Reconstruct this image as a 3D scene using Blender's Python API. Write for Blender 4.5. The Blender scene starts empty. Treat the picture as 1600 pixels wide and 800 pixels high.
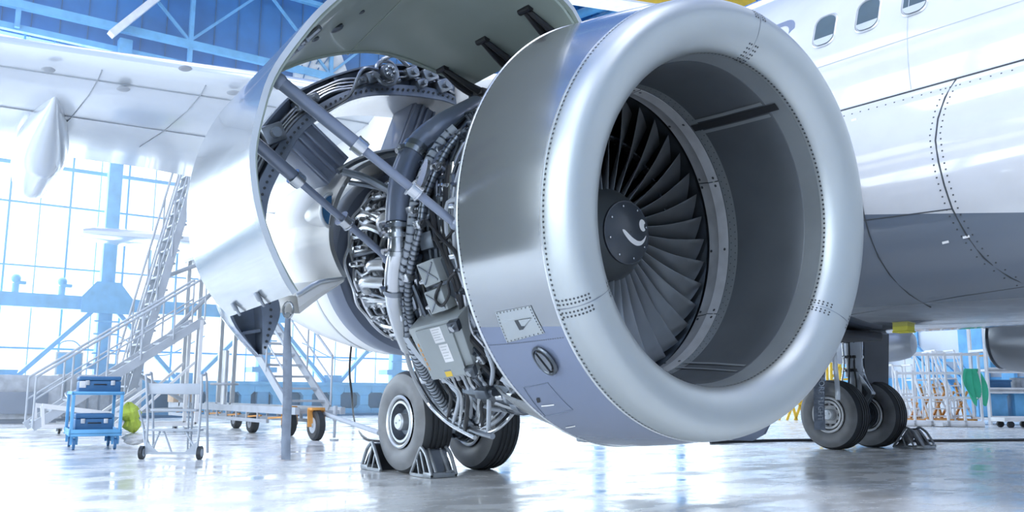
import bpy, bmesh, math, random
from mathutils import Vector, Matrix
from mathutils.bvhtree import BVHTree

SC = bpy.context.scene
COL = SC.collection
PI = math.pi
RND = random.Random(7)
R = math.radians

# ------------------------------------------------------------------ camera
CAM = Vector((2.7262, -3.6386, 0.8879))
YAW, PITCH, ROLL, FOC = 0.6392, 0.1522, 0.0062, 1384.1
_d = Vector((-math.cos(YAW) * math.cos(PITCH), math.sin(YAW) * math.cos(PITCH), math.sin(PITCH)))
_r = Vector((math.sin(YAW), math.cos(YAW), 0))
_u = _r.cross(_d)
_r2 = _r * math.cos(ROLL) + _u * math.sin(ROLL)
_u2 = -_r * math.sin(ROLL) + _u * math.cos(ROLL)
cd = bpy.data.cameras.new('camera')
cd.sensor_width = 36.0
cd.lens = FOC * 36.0 / 1600.0
cd.clip_start = 0.05
cd.clip_end = 400
co = bpy.data.objects.new('camera', cd)
COL.objects.link(co)
co.matrix_world = Matrix((
    (_r2.x, _u2.x, -_d.x, CAM.x),
    (_r2.y, _u2.y, -_d.y, CAM.y),
    (_r2.z, _u2.z, -_d.z, CAM.z), (0, 0, 0, 1)))
SC.camera = co


def ray(px, py):
    return _d + _r2 * ((px - 800) / FOC) - _u2 * ((py - 400) / FOC)


def at(px, py, axis, val):
    """surveyed point: where the sight line meets the plane axis = val"""
    v = ray(px, py)
    return CAM + v * ((val - CAM[axis]) / v[axis])


EZ, EP, EY = 1.7823, -0.0362, 0.0418
M_ENG = Matrix.Translation((0, 0, EZ)) @ Matrix.Rotation(EY, 4, 'Z') @ Matrix.Rotation(-EP, 4, 'Y')
M_ENGI = M_ENG.inverted()


def ex(px, py, x):
    """point in the engine's own axes on its station plane x"""
    c = M_ENGI @ CAM
    v = M_ENGI.to_3x3() @ ray(px, py)
    return c + v * ((x - c.x) / v.x)


def ec(px, py, rad):
    """point in the engine's own axes on a drum of radius rad"""
    c = M_ENGI @ CAM
    v = M_ENGI.to_3x3() @ ray(px, py)
    A = v.y ** 2 + v.z ** 2
    B = c.y * v.y + c.z * v.z
    D = B * B - A * (c.y ** 2 + c.z ** 2 - rad * rad)
    t = (-B - math.sqrt(max(D, 0))) / A
    return c + v * t


def cy(x, th, rad):
    """x station, angle from outboard (0) down to the keel (90), radius"""
    a = R(th)
    return Vector((x, -rad * math.cos(a), -rad * math.sin(a)))


# ------------------------------------------------------------------ materials
def mat(name, col, rough=0.5, metal=0.0, coat=0.0, var=0.08, scale=3.0, bump=0.0, spec=0.5, col2=None, rvar=0.1, thr=None, emit=0):
    m = bpy.data.materials.new(name)
    m.use_nodes = True
    nt = m.node_tree
    b = nt.nodes['Principled BSDF']
    tc = nt.nodes.new('ShaderNodeTexCoord')
    nz = nt.nodes.new('ShaderNodeTexNoise')
    nz.inputs['Scale'].default_value = scale
    nz.inputs['Detail'].default_value = 5
    nt.links.new(tc.outputs['Object'], nz.inputs['Vector'])
    mx = nt.nodes.new('ShaderNodeMix')
    mx.data_type = 'RGBA'
    c2 = col2 or tuple(max(0, c * (1 - 2 * var)) for c in col)
    mx.inputs[6].default_value = (*col, 1)
    mx.inputs[7].default_value = (*c2, 1)
    rp = nt.nodes.new('ShaderNodeMapRange')
    rp.inputs['From Min'].default_value = 0.4 if thr is None else thr
    rp.inputs['From Max'].default_value = 0.7 if thr is None else thr + .05
    nt.links.new(nz.outputs['Fac'], rp.inputs['Value'])
    nt.links.new(rp.outputs['Result'], mx.inputs[0])
    nt.links.new(mx.outputs[2], b.inputs['Base Color'])
    rr = nt.nodes.new('ShaderNodeMapRange')
    rr.inputs['To Min'].default_value = rough * (1 - rvar)
    rr.inputs['To Max'].default_value = min(1, rough * (1 + rvar))
    nt.links.new(nz.outputs['Fac'], rr.inputs['Value'])
    nt.links.new(rr.outputs['Result'], b.inputs['Roughness'])
    b.inputs['Metallic'].default_value = metal
    b.inputs['Coat Weight'].default_value = coat
    b.inputs['Coat Roughness'].default_value = 0.05
    b.inputs['Specular IOR Level'].default_value = spec
    if bump:
        bp = nt.nodes.new('ShaderNodeBump')
        bp.inputs['Strength'].default_value = bump
        bp.inputs['Distance'].default_value = 0.02
        nt.links.new(nz.outputs['Fac'], bp.inputs['Height'])
        nt.links.new(bp.outputs['Normal'], b.inputs['Normal'])
    if emit:
        nt.links.new(mx.outputs[2], b.inputs['Emission Color'])
        b.inputs['Emission Strength'].default_value = emit
    return m


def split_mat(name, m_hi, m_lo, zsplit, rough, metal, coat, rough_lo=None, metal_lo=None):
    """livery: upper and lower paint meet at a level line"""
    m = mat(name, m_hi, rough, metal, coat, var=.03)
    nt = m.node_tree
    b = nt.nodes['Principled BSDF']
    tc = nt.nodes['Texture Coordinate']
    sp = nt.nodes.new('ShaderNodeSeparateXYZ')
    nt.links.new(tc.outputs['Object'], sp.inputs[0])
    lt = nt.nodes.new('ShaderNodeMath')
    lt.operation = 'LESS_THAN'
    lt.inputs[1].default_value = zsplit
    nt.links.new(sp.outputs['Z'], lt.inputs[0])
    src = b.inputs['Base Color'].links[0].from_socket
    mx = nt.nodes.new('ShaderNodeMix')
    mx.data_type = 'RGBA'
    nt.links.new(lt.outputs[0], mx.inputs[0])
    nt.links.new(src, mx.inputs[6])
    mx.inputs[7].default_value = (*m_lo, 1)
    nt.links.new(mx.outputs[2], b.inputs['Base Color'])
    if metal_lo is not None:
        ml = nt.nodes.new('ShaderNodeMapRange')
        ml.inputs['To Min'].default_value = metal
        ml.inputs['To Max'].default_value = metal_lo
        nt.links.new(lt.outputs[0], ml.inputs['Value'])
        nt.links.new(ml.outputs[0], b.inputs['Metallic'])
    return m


M = {}
M['lip'] = mat('polished_lip', (.48, .52, .53), .44, .85, var=.02, scale=2)
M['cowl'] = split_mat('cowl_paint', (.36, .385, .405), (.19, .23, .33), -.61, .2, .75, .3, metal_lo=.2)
M['rivet'] = mat('rivet', (.08, .09, .1), .5, .5)
M['seam'] = mat('seam_line', (.05, .06, .07), .6)
M['liner'] = mat('acoustic_liner', (.10, .115, .13), .42, .3, var=.1, scale=2)
M['linerlite'] = mat('liner_border', (.26, .29, .31), .4, .4)
M['track'] = mat('fan_track', (.58, .60, .63), .45, .3, var=.12, scale=6)
M['blade'] = mat('fan_blade', (.42, .45, .48), .34, .8, var=.1)
M['spinner'] = mat('spinner_paint', (.05, .06, .075), .3, .2, .3)
M['spincone'] = mat('spinner_cone', (.17, .19, .2), .4, .6)
M['white'] = mat('white_paint', (.84, .85, .87), .3, 0, .4, var=.02)
M['mark'] = mat('white_mark', (.9, .9, .9), .5)
M['wing'] = mat('wing_skin', (.70, .75, .82), .2, .35, .3, var=.05, scale=.8)
M['steel'] = mat('bright_steel', (.62, .64, .66), .25, .95, var=.05)
M['dsteel'] = mat('dark_steel', (.12, .14, .165), .32, .8, var=.15, scale=8)
M['msteel'] = mat('mid_steel', (.30, .33, .37), .3, .85, var=.12, scale=6)
M['black'] = mat('black_rubber', (.018, .02, .024), .5, 0)
M['tyre'] = mat('tyre_rubber', (.035, .04, .046), .55, 0, var=.2, scale=4)
M['tyreside'] = mat('tyre_sidewall', (.21, .22, .235), .5, 0, var=.2, scale=3)
M['primer'] = mat('green_grey_primer', (.40, .47, .43), .3, 0, .25, var=.1, scale=1.2)
M['edge'] = mat('edge_metal', (.75, .78, .8), .3, .8)
M['inner'] = mat('white_composite', (.88, .89, .90), .35, 0, .3, var=.03, scale=2)
M['box'] = mat('unit_grey', (.38, .42, .43), .4, .3, var=.05)
M['label'] = mat('paper_label', (.85, .86, .88), .6)
M['yellow'] = mat('yellow_paint', (.85, .58, .06), .45)
M['orange'] = mat('orange_paint', (.8, .38, .1), .5)
M['lowgrey'] = mat('belly_blue_grey', (.22, .26, .35), .3, .2, .3, var=.05, scale=1)
M['blue'] = mat('blue_steel_paint', (.16, .46, .80), .45, var=.1)
M['roofblue'] = mat('blue_roof_sheet', (.02, .20, .62), .4, .2, var=.08, scale=.3)
M['lblue'] = mat('light_blue_paint', (.16, .48, .82), .45, var=.08)
M['wallblue'] = mat('wall_blue', (.03, .22, .58), .5, var=.12, scale=.8)
M['dblue'] = mat('deep_blue', (.05, .17, .36), .5)
M['greypaint'] = mat('stair_grey', (.50, .55, .62), .45)
M['alu'] = mat('aluminium_tube', (.70, .73, .76), .35, .6)
M['frame'] = mat('frame_blue_grey', (.17, .21, .28), .4, .3, var=.15, scale=6)
M['wline'] = mat('skin_joint', (.40, .44, .50), .4)
M['lemon'] = mat('lemon_cover', (.85, .80, .10), .5)
M['sleeve'] = mat('polished_sleeve', (.88, .89, .9), .22, .6, var=.03)
M['nozzle'] = mat('nozzle_metal', (.45, .48, .52), .35, .6, var=.06, scale=1)
M['chock'] = mat('chock_steel', (.36, .39, .42), .4, .6, var=.15, scale=10)
M['dchock'] = mat('dark_chock', (.05, .055, .065), .4, .5)
M['strap'] = mat('grey_webbing', (.20, .24, .31), .7, var=.2, scale=12)
M['sheet'] = mat('cloth_cover', (.50, .54, .62), .8, var=.15, scale=5, bump=.4)
M['hivis'] = mat('hi_vis_cloth', (.55, .68, .10), .8, var=.15, bump=.3)
M['card'] = mat('cardboard', (.62, .47, .34), .8)
M['green'] = mat('green_sheet', (.05, .55, .32), .6)
M['whitesteel'] = mat('white_steel', (.85, .87, .9), .4)
M['glass'] = mat('cabin_glass', (.10, .13, .14), .06, 0, .5)
M['gwall'] = mat('white_wall_panel', (.80, .83, .88), .5, var=.03, scale=.3)

# floor: glossy, scuffed epoxy
m = mat('hangar_floor', (.90, .915, .93), .16, 0, .0, var=.10, scale=.35, rvar=.5)
nt = m.node_tree
b = nt.nodes['Principled BSDF']
tc = nt.nodes['Texture Coordinate']
mp = nt.nodes.new('ShaderNodeMapping')
mp.inputs['Scale'].default_value = (.9, .5, 1)
n2 = nt.nodes.new('ShaderNodeTexNoise')
n2.inputs['Scale'].default_value = 2.2
n2.inputs['Detail'].default_value = 8
n2.inputs['Roughness'].default_value = .65
nt.links.new(tc.outputs['Object'], mp.inputs[0])
nt.links.new(mp.outputs[0], n2.inputs['Vector'])
cr = nt.nodes.new('ShaderNodeMapRange')
cr.inputs['From Min'].default_value = .36
cr.inputs['From Max'].default_value = .66
cr.inputs['To Min'].default_value = .07
cr.inputs['To Max'].default_value = .42
nt.links.new(n2.outputs['Fac'], cr.inputs['Value'])
nt.links.new(cr.outputs[0], b.inputs['Roughness'])
mx = nt.nodes.new('ShaderNodeMix')
mx.data_type = 'RGBA'
src = b.inputs['Base Color'].links[0].from_socket
mx.inputs[7].default_value = (.80, .825, .85, 1)
cr2 = nt.nodes.new('ShaderNodeMapRange')
cr2.inputs['From Min'].default_value = .52
cr2.inputs['From Max'].default_value = .72
nt.links.new(n2.outputs['Fac'], cr2.inputs['Value'])
nt.links.new(cr2.outputs[0], mx.inputs[0])
nt.links.new(src, mx.inputs[6])
nt.links.new(mx.outputs[2], b.inputs['Base Color'])
bp = nt.nodes.new('ShaderNodeBump')
bp.inputs['Strength'].default_value = .12
bp.inputs['Distance'].default_value = .01
nt.links.new(n2.outputs['Fac'], bp.inputs['Height'])
nt.links.new(bp.outputs[0], b.inputs['Normal'])
b.inputs['Specular IOR Level'].default_value = .55
M['floor'] = m

# window glazing: thin panes, mostly clear with a sheen
m = bpy.data.materials.new('window_glazing')
m.use_nodes = True
nt = m.node_tree
nt.nodes.clear()
o = nt.nodes.new('ShaderNodeOutputMaterial')
tr = nt.nodes.new('ShaderNodeBsdfTransparent')
tr.inputs[0].default_value = (.96, .98, 1, 1)
gl = nt.nodes.new('ShaderNodeBsdfGlossy')
gl.inputs['Roughness'].default_value = .1
ms = nt.nodes.new('ShaderNodeMixShader')
ms.inputs[0].default_value = .06
nt.links.new(tr.outputs[0], ms.inputs[1])
nt.links.new(gl.outputs[0], ms.inputs[2])
nt.links.new(ms.outputs[0], o.inputs[0])
M['pane'] = m


# ------------------------------------------------------------------ mesh builder
def catmull(pts, n=6, closed=False):
    pts = [Vector(p) for p in pts]
    if len(pts) < 3:
        return pts
    out = []
    L = len(pts)
    for i in range(L if closed else L - 1):
        p0 = pts[i - 1] if (closed or i > 0) else pts[0] * 2 - pts[1]
        p1, p2 = pts[i], pts[(i + 1) % L]
        p3 = pts[(i + 2) % L] if (closed or i + 2 < L) else pts[-1] * 2 - pts[-2]
        for k in range(n):
            t = k / n
            out.append(.5 * ((2 * p1) + (p2 - p0) * t + (2 * p0 - 5 * p1 + 4 * p2 - p3) * t * t + (3 * p1 - p0 - 3 * p2 + p3) * t ** 3))
    if not closed:
        out.append(pts[-1])
    return out


def resample(pts, n):
    pts = [Vector(p) for p in pts]
    d = [0]
    for a, b_ in zip(pts, pts[1:]):
        d.append(d[-1] + (b_ - a).length)
    out = []
    j = 0
    for i in range(n):
        s = d[-1] * i / (n - 1)
        while j < len(d) - 2 and d[j + 1] < s:
            j += 1
        t = (s - d[j]) / max(1e-9, d[j + 1] - d[j])
        out.append(pts[j].lerp(pts[j + 1], min(1, max(0, t))))
    return out


class MB:
    def __init__(self):
        self.v, self.f, self.mi, self.cur = [], [], [], 0

    def m(self, i):
        self.cur = i
        return self

    def add(self, vs, fs):
        o_ = len(self.v)
        self.v += [tuple(p) for p in vs]
        for f in fs:
            self.f.append(tuple(o_ + i for i in f))
            self.mi.append(self.cur)
        return self

    def box(self, c, s, rot=None, bev=0.0):
        c = Vector(c)
        hx, hy, hz = s[0] / 2, s[1] / 2, s[2] / 2
        if bev <= 0:
            vs = [Vector((x, y, z)) for x in (-hx, hx) for y in (-hy, hy) for z in (-hz, hz)]
            fs = [(0, 1, 3, 2), (4, 6, 7, 5), (0, 4, 5, 1), (2, 3, 7, 6), (0, 2, 6, 4), (1, 5, 7, 3)]
        else:
            bm = bmesh.new()
            bmesh.ops.create_cube(bm, size=1)
            for q in bm.verts:
                q.co = Vector((q.co.x * s[0], q.co.y * s[1], q.co.z * s[2]))
            bmesh.ops.bevel(bm, geom=list(bm.edges), offset=min(bev, min(s) * .45), segments=2, affect='EDGES', profile=.5)
            bm.verts.index_update()
            vs = [q.co.copy() for q in bm.verts]
            fs = [tuple(q.index for q in f.verts) for f in bm.faces]
            bm.free()
        if rot is not None:
            vs = [rot @ q for q in vs]
        return self.add([q + c for q in vs], fs)

    def beam(self, p, q, w, h=None, up=(0, 0, 1), bev=0):
        p, q = Vector(p), Vector(q)
        h = h or w
        d = q - p
        L = d.length
        d.normalize()
        up = Vector(up)
        if abs(d.dot(up)) > .98:
            up = Vector((1, 0, 0))
        s = d.cross(up).normalized()
        t = s.cross(d)
        rot = Matrix((d, s, t)).transposed()
        return self.box((p + q) / 2, (L, w, h), rot, bev)

    def cyl(self, p, q, r, n=16, r2=None, cap=True):
        p, q = Vector(p), Vector(q)
        r2 = r if r2 is None else r2
        d = (q - p).normalized()
        a = d.orthogonal().normalized()
        b_ = d.cross(a)
        vs = []
        for c, rr in ((p, r), (q, r2)):
            for i in range(n):
                t = 2 * PI * i / n
                vs.append(c + (a * math.cos(t) + b_ * math.sin(t)) * rr)
        fs = [(i, (i + 1) % n, n + (i + 1) % n, n + i) for i in range(n)]
        if cap:
            fs += [tuple(range(n - 1, -1, -1)), tuple(range(n, 2 * n))]
        return self.add(vs, fs)

    def tube(self, pts, r, n=8, smooth=5, closed=False, cap=True, rf=None):
        pts = catmull(pts, smooth, closed) if smooth else [Vector(p) for p in pts]
        L = len(pts)
        if L < 2:
            return self
        tan = []
        for i in range(L):
            a = pts[i - 1] if (closed or i) else pts[0]
            c = pts[(i + 1) % L] if (closed or i < L - 1) else pts[-1]
            t = (c - a)
            tan.append(t.normalized() if t.length > 1e-9 else Vector((1, 0, 0)))
        nrm = tan[0].orthogonal().normalized()
        vs = []
        for i in range(L):
            nrm = (nrm - tan[i] * nrm.dot(tan[i]))
            nrm = nrm.normalized() if nrm.length > 1e-6 else tan[i].orthogonal().normalized()
            bn = tan[i].cross(nrm)
            rr = r if rf is None else r * rf(i / (L - 1))
            for k in range(n):
                a = 2 * PI * k / n
                vs.append(pts[i] + (nrm * math.cos(a) + bn * math.sin(a)) * rr)
        fs = []
        for i in range(L if closed else L - 1):
            j = (i + 1) % L
            for k in range(n):
                k2 = (k + 1) % n
                fs.append((i * n + k, i * n + k2, j * n + k2, j * n + k))
        if cap and not closed:
            fs += [tuple(range(n - 1, -1, -1)), tuple(range((L - 1) * n, L * n))]
        return self.add(vs, fs)

    def grid(self, rows, closed=False):
        n = len(rows[0])
        vs = [p for r_ in rows for p in r_]
        fs = []
        for i in range(len(rows) - 1):
            for k in range(n if closed else n - 1):
                k2 = (k + 1) % n
                fs.append((i * n + k, i * n + k2, (i + 1) * n + k2, (i + 1) * n + k))
        return self.add(vs, fs)

    def lathe(self, prof, n=96, fn=None, a0=0, a1=360):
        """turn (x, r) about the engine axis; angle 0 outboard, 90 keel"""
        full = abs(a1 - a0) >= 359.9
        cnt = n if full else n + 1
        rows = []
        for x, r_ in prof:
            row = []
            for k in range(cnt):
                p = cy(x, a0 + (a1 - a0) * k / n, r_)
                row.append(fn(p) if fn else p)
            rows.append(row)
        return self.grid(rows, full)

    def prism(self, poly, z0, z1, fr=None):
        """extrude a 2-D outline; fr(u, v, w) places it"""
        fr = fr or (lambda u, v, w: Vector((u, v, w)))
        n = len(poly)
        vs = [fr(u, v, z0) for u, v in poly] + [fr(u, v, z1) for u, v in poly]
        fs = [tuple(range(n - 1, -1, -1)), tuple(range(n, 2 * n))]
        fs += [(i, (i + 1) % n, n + (i + 1) % n, n + i) for i in range(n)]
        return self.add(vs, fs)

    def sphere(self, c, r, n=10, sc=(1, 1, 1)):
        c = Vector(c)
        rows = []
        for i in range(n + 1):
            a = PI * i / n
            rows.append([c + Vector((r * sc[0] * math.sin(a) * math.cos(2 * PI * k / (2 * n)), r * sc[1] * math.sin(a) * math.sin(2 * PI * k / (2 * n)), r * sc[2] * math.cos(a))) for k in range(2 * n)])
        return self.grid(rows, True)

    def shell(self, rows, thick, center):
        """sheet with thickness: rows = outer skin, center(row index) = axis point"""
        inn = []
        for i, r_ in enumerate(rows):
            c = center(i)
            q = []
            for p in r_:
                d = Vector((0, c.y - p.y, c.z - p.z))
                q.append(p + d.normalized() * thick)
            inn.append(q)
        self.grid(rows)
        k = self.cur
        self.m(k + 1)
        self.grid([list(reversed(r_)) for r_ in inn])
        self.m(k + 2)
        self.grid([rows[0], inn[0]])
        self.grid([inn[-1], rows[-1]])
        self.grid([[r_[0] for r_ in rows], [r_[0] for r_ in inn]])
        self.grid([[r_[-1] for r_ in rows], [r_[-1] for r_ in inn]])
        self.m(k)
        return self

    def build(self, name, mats, parent=None, label=None, smooth=True, ang=32, **props):
        me = bpy.data.meshes.new(name)
        me.from_pydata(self.v, [], self.f)
        ms_ = mats if isinstance(mats, (list, tuple)) else [mats]
        for q in ms_:
            me.materials.append(M[q] if isinstance(q, str) else q)
        me.polygons.foreach_set('material_index', [min(i, len(ms_) - 1) for i in self.mi])
        bm = bmesh.new()
        bm.from_mesh(me)
        bmesh.ops.recalc_face_normals(bm, faces=bm.faces)
        bm.to_mesh(me)
        bm.free()
        if smooth:
            me.polygons.foreach_set('use_smooth', [True] * len(me.polygons))
            me.set_sharp_from_angle(angle=R(ang))
        me.update()
        ob = bpy.data.objects.new(name, me)
        COL.objects.link(ob)
        if parent:
            ob.parent = parent
        if label:
            ob['label'] = label
        for k, v in props.items():
            ob[k] = v
        return ob


def thing(name, label, cat, loc=(0, 0, 0), group=None, rz=0):
    e = bpy.data.objects.new(name, None)
    e.empty_display_size = .1
    COL.objects.link(e)
    e.location = loc
    e.rotation_euler = (0, 0, rz)
    return tag(e, label, cat, group)


def tag(o_, label, cat, group=None):
    o_['label'] = label
    o_['category'] = cat
    if group:
        o_['group'] = group
    return o_


def struct(name, mb, mats, parent=None, **k):
    ob = mb.build(name, mats, parent, **k)
    if parent is None:
        ob['kind'] = 'structure'
    return ob


def copy_thing(o_, label=None, parent=None, loc=None, rz=None):
    c = o_.copy()
    COL.objects.link(c)
    if parent is not None:
        c.parent = parent
    if label:
        c['label'] = label
    if loc is not None:
        c.location = loc
    if rz is not None:
        c.rotation_euler = (0, 0, rz)
    for ch in list(o_.children):
        copy_thing(ch, None, c)
    return c


def text_mesh(s, size, fr, name, mats, parent, label=None):
    cu = bpy.data.curves.new('lettering', 'FONT')
    cu.body = s
    cu.size = size
    cu.align_x = 'CENTER'
    cu.align_y = 'CENTER'
    cu.extrude = .001
    to = bpy.data.objects.new('lettering', cu)
    COL.objects.link(to)
    dg = bpy.context.evaluated_depsgraph_get()
    me = to.evaluated_get(dg).to_mesh()
    vs = [fr(v.co.x, v.co.y, v.co.z) for v in me.vertices]
    fs = [tuple(p.vertices) for p in me.polygons]
    bpy.data.objects.remove(to)
    bpy.data.curves.remove(cu)
    mb = MB()
    mb.add(vs, fs)
    return mb.build(name, mats, parent, label, smooth=False)
# ================================================================== the open engine
def sm(t):
    t = min(1, max(0, t))
    return t * t * (3 - 2 * t)


def droop(p):
    """the intake face leans forward at the top"""
    w = sm((p.x + .979) / .62)
    return Vector((p.x + (.0617 * p.z + .067 * p.y) * w, p.y, p.z))


def interp(tab, x):
    for (xa, ya), (xb, yb) in zip(tab, tab[1:]):
        if (xa - x) * (xb - x) <= 0:
            return ya + (yb - ya) * (x - xa) / (xb - xa)
    return tab[-1][1]


COWL = [(-.333, 1.1607), (-.45, 1.180), (-.6, 1.200), (-.8, 1.220), (-.979, 1.2323)]
_X0, _RH = -.186, 1.057
LIP = []
for _k in range(15):
    _a = PI / 2 * _k / 14
    LIP.append((-.333 + (_X0 + .333) * math.sin(_a) ** (2 / 2.2), _RH + (1.1607 - _RH) * math.cos(_a) ** (2 / 2.2)))
for _k in range(1, 15):
    _a = PI / 2 * _k / 14
    LIP.append((-.318 + (_X0 + .318) * math.cos(_a), _RH + (.8748 - _RH) * math.sin(_a)))
DUCT = [(-.318, .8748), (-.45, .862), (-.65, .854), (-.80, .852), (-.906, .8517)]


def eskin(px, py):
    """(station, angle) of a point on the cowl skin seen at px, py"""
    x, rad = -.7, 1.2
    for _ in range(4):
        p_ = ec(px, py, rad)
        th_ = math.degrees(math.atan2(-p_.z, -p_.y))
        for _j in range(8):
            d_ = droop(cy(x, th_, rad)).x - p_.x
            x -= d_
        x = max(-.979, min(-.333, x))
        rad = rcowl(x)
    return x, th_


eng = thing('jet_engine', 'large grey jet engine in the foreground with its side cowl swung open above exposed pipework', 'jet engine', (0, 0, EZ))
eng.rotation_euler = (0, -EP, EY)


def epart(name, mb, mats, label=None, parent=None, **k):
    return mb.build(name, mats, parent or eng, label, **k)


def patch(mb, corners, radf, nu=6, nv=6, lift=.003, fn=None):
    """curved plate over four (x, angle) corners of the nacelle skin"""
    rows = []
    for i in range(nu + 1):
        u = i / nu
        row = []
        for j in range(nv + 1):
            v = j / nv
            a = [corners[0][k] * (1 - u) + corners[1][k] * u for k in (0, 1)]
            b_ = [corners[3][k] * (1 - u) + corners[2][k] * u for k in (0, 1)]
            x, th = a[0] * (1 - v) + b_[0] * v, a[1] * (1 - v) + b_[1] * v
            p = cy(x, th, radf(x) + lift)
            row.append(fn(p) if fn else p)
        rows.append(row)
    mb.grid(rows)


def rivet(mb, x, th, rad, r=.005, fn=droop, h=.0015):
    c = cy(x, th, rad)
    nrm = Vector((0, c.y, c.z)).normalized()
    if rad < 1.0:
        nrm = -nrm
    a, b_ = Vector((1, 0, 0)), nrm.cross(Vector((1, 0, 0)))
    vs = [c + nrm * h + (a * math.cos(PI * k / 3) + b_ * math.sin(PI * k / 3)) * r for k in range(6)]
    mb.add([fn(v) for v in vs] if fn else vs, [tuple(range(6))])


rcowl = lambda x: interp(COWL, x)
rlip_o = lambda x: interp(LIP[:15], x)
rlip_i = lambda x: interp(LIP[14:], x)
rduct = lambda x: interp(DUCT, x)

# --- intake lip
mb = MB()
mb.lathe(LIP, 160, droop)
mb.m(1)
for k in range(300):
    rivet(mb, -.318, k * 1.2, rlip_o(-.318), .0065)
for k in range(200):
    rivet(mb, -.300, k * 1.8, rlip_i(-.300) - .0005, .007)


def lip_rivet(mb, t, th, r=.0058):
    """rivet on the lip at t of the way round its profile"""
    f = t * (len(LIP) - 1)
    i = min(len(LIP) - 2, int(f))
    q = f - i
    (xa, ra), (xb, rb) = LIP[i], LIP[i + 1]
    x, rr_ = xa + (xb - xa) * q, ra + (rb - ra) * q
    tx, tr = xb - xa, rb - ra
    l = math.hypot(tx, tr)
    nx, nr = -tr / l, tx / l
    c = cy(x + nx * .0016, th, rr_ + nr * .0016)
    rd = cy(0, th, 1)
    e1 = (Vector((1, 0, 0)) * tx + rd * tr) / l
    e2_ = Vector((0, -rd.z, rd.y))
    mb.add([droop(c + (e1 * math.cos(PI * k / 3) + e2_ * math.sin(PI * k / 3)) * r) for k in range(6)], [tuple(range(6))])


for th in (27.5, 153, -95):
    for dth in (-2.0, -1.0, 1.0, 2.0):
        for k in range(9):
            lip_rivet(mb, .05 + .048 * k, th + dth)
        for k in range(6):
            lip_rivet(mb, .97 - .05 * k, th + dth)
mb.m(2)
for th in (27.5, 153, -95):
    rows = []
    for x, r_ in LIP:
        sgn = 1 if r_ > _RH else -1
        rows.append([droop(cy(x + (.0012 if abs(r_ - _RH) < .05 else 0), th + d, r_ + sgn * .0012)) for d in (-.12, .12)])
    mb.grid(rows)
epart('intake_lip', mb, ['lip', 'rivet', 'msteel'], 'pale polished metal lip ring')

# --- intake cowl barrel
mb = MB()
mb.lathe(COWL, 160, droop)
mb.m(1)
for i, th in enumerate([k * 1.35 for k in range(267)]):
    rivet(mb, -.965, th, rcowl(-.965), .004)
for k in range(40):
    rivet(mb, -.965 + k * .0155, 34.5, rcowl(-.965 + k * .0155), .0035)
mb.m(2)
mb.lathe([(-.970, 1.2315), (-.974, 1.236), (-.983, 1.236), (-.986, 1.228), (-.984, 1.20)], 160)
mb.lathe([(-.332, 1.1605), (-.333, 1.163), (-.341, 1.1635), (-.342, 1.161)], 160, droop)
mb.m(3)
mb.lathe([(-.979, 1.20), (-.97, 1.0), (-.97, .90)], 120)
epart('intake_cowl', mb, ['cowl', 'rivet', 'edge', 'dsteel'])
# riveted plate with an air scoop, round latch, oil door
mb = MB()
qc = [eskin(775, 488), eskin(830, 477), eskin(852, 520), eskin(793, 535)]
qm = [sum(q[k] for q in qc) / 4 for k in (0, 1)]
patch(mb, qc, rcowl, lift=.004, fn=droop)
mb.m(1)
for a, b_ in ((0, 1), (1, 2), (2, 3), (3, 0)):
    for k in range(9):
        t = k / 9
        x = qc[a][0] * (1 - t) + qc[b_][0] * t
        th = qc[a][1] * (1 - t) + qc[b_][1] * t
        x = x + (qm[0] - x) * .07
        th = th + (qm[1] - th) * .07
        rivet(mb, x, th, rcowl(x) + .004, .0045)
sp = epart('access_panel', mb, ['lip', 'rivet'], 'bright riveted plate')
mb = MB()
patch(mb, [eskin(805, 500), eskin(830, 496), eskin(819, 514), eskin(813, 515)], rcowl, 3, 3, .0065, droop)
mb.m(1)
patch(mb, [eskin(812, 499), eskin(832, 496), eskin(822, 508), eskin(817, 508)], rcowl, 3, 3, .010, droop)
epart('air_scoop', mb, ['seam', 'lip'], parent=sp)


def disc_on_cowl(mb, x, th, r_, lift, seg=28, sx=1.0, arc=None):
    c = cy(x, th, rcowl(x) + lift)
    nrm = Vector((0, c.y, c.z)).normalized()
    a, b_ = Vector((1, 0, 0)), nrm.cross(Vector((1, 0, 0)))
    if arc is None:
        mb.add([droop(c + (a * math.cos(2 * PI * k / seg) + b_ * math.sin(2 * PI * k / seg)) * r_) for k in range(seg)], [tuple(range(seg))])
    return c, nrm, a, b_


mb = MB()
c, nrm, a, b_ = disc_on_cowl(mb, *eskin(852, 563), .085, .003)
mb.m(1)
mb.tube([droop(c + nrm * .004 + (a * math.cos(2 * PI * k / 28) + b_ * math.sin(2 * PI * k / 28)) * .078) for k in range(28)], .009, 6, 0, True)
for s in (-1, 1):
    for dx in (0,):
        pts = [(.012 * s, -.058), (.012 * s, .058)] + [(s * (.012 + .046 * math.cos(t)), .058 * math.sin(t)) for t in [PI / 2 - .2, .8, .3, -.3, -.8, -PI / 2 + .2]]
        if s < 0:
            pts = pts[::-1]
        mb.m(2)
        mb.prism(pts, .004, .014, lambda u, v, w: droop(c + nrm * w + (a * .95 + b_ * .3).normalized() * u + (b_ * .95 - a * .3).normalized() * v))
epart('round_latch', mb, ['black', 'dsteel', 'msteel'], 'black round latch', smooth=False)
mb = MB()
od = [eskin(818, 605), eskin(856, 598), eskin(895, 640), eskin(852, 650)]
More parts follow.
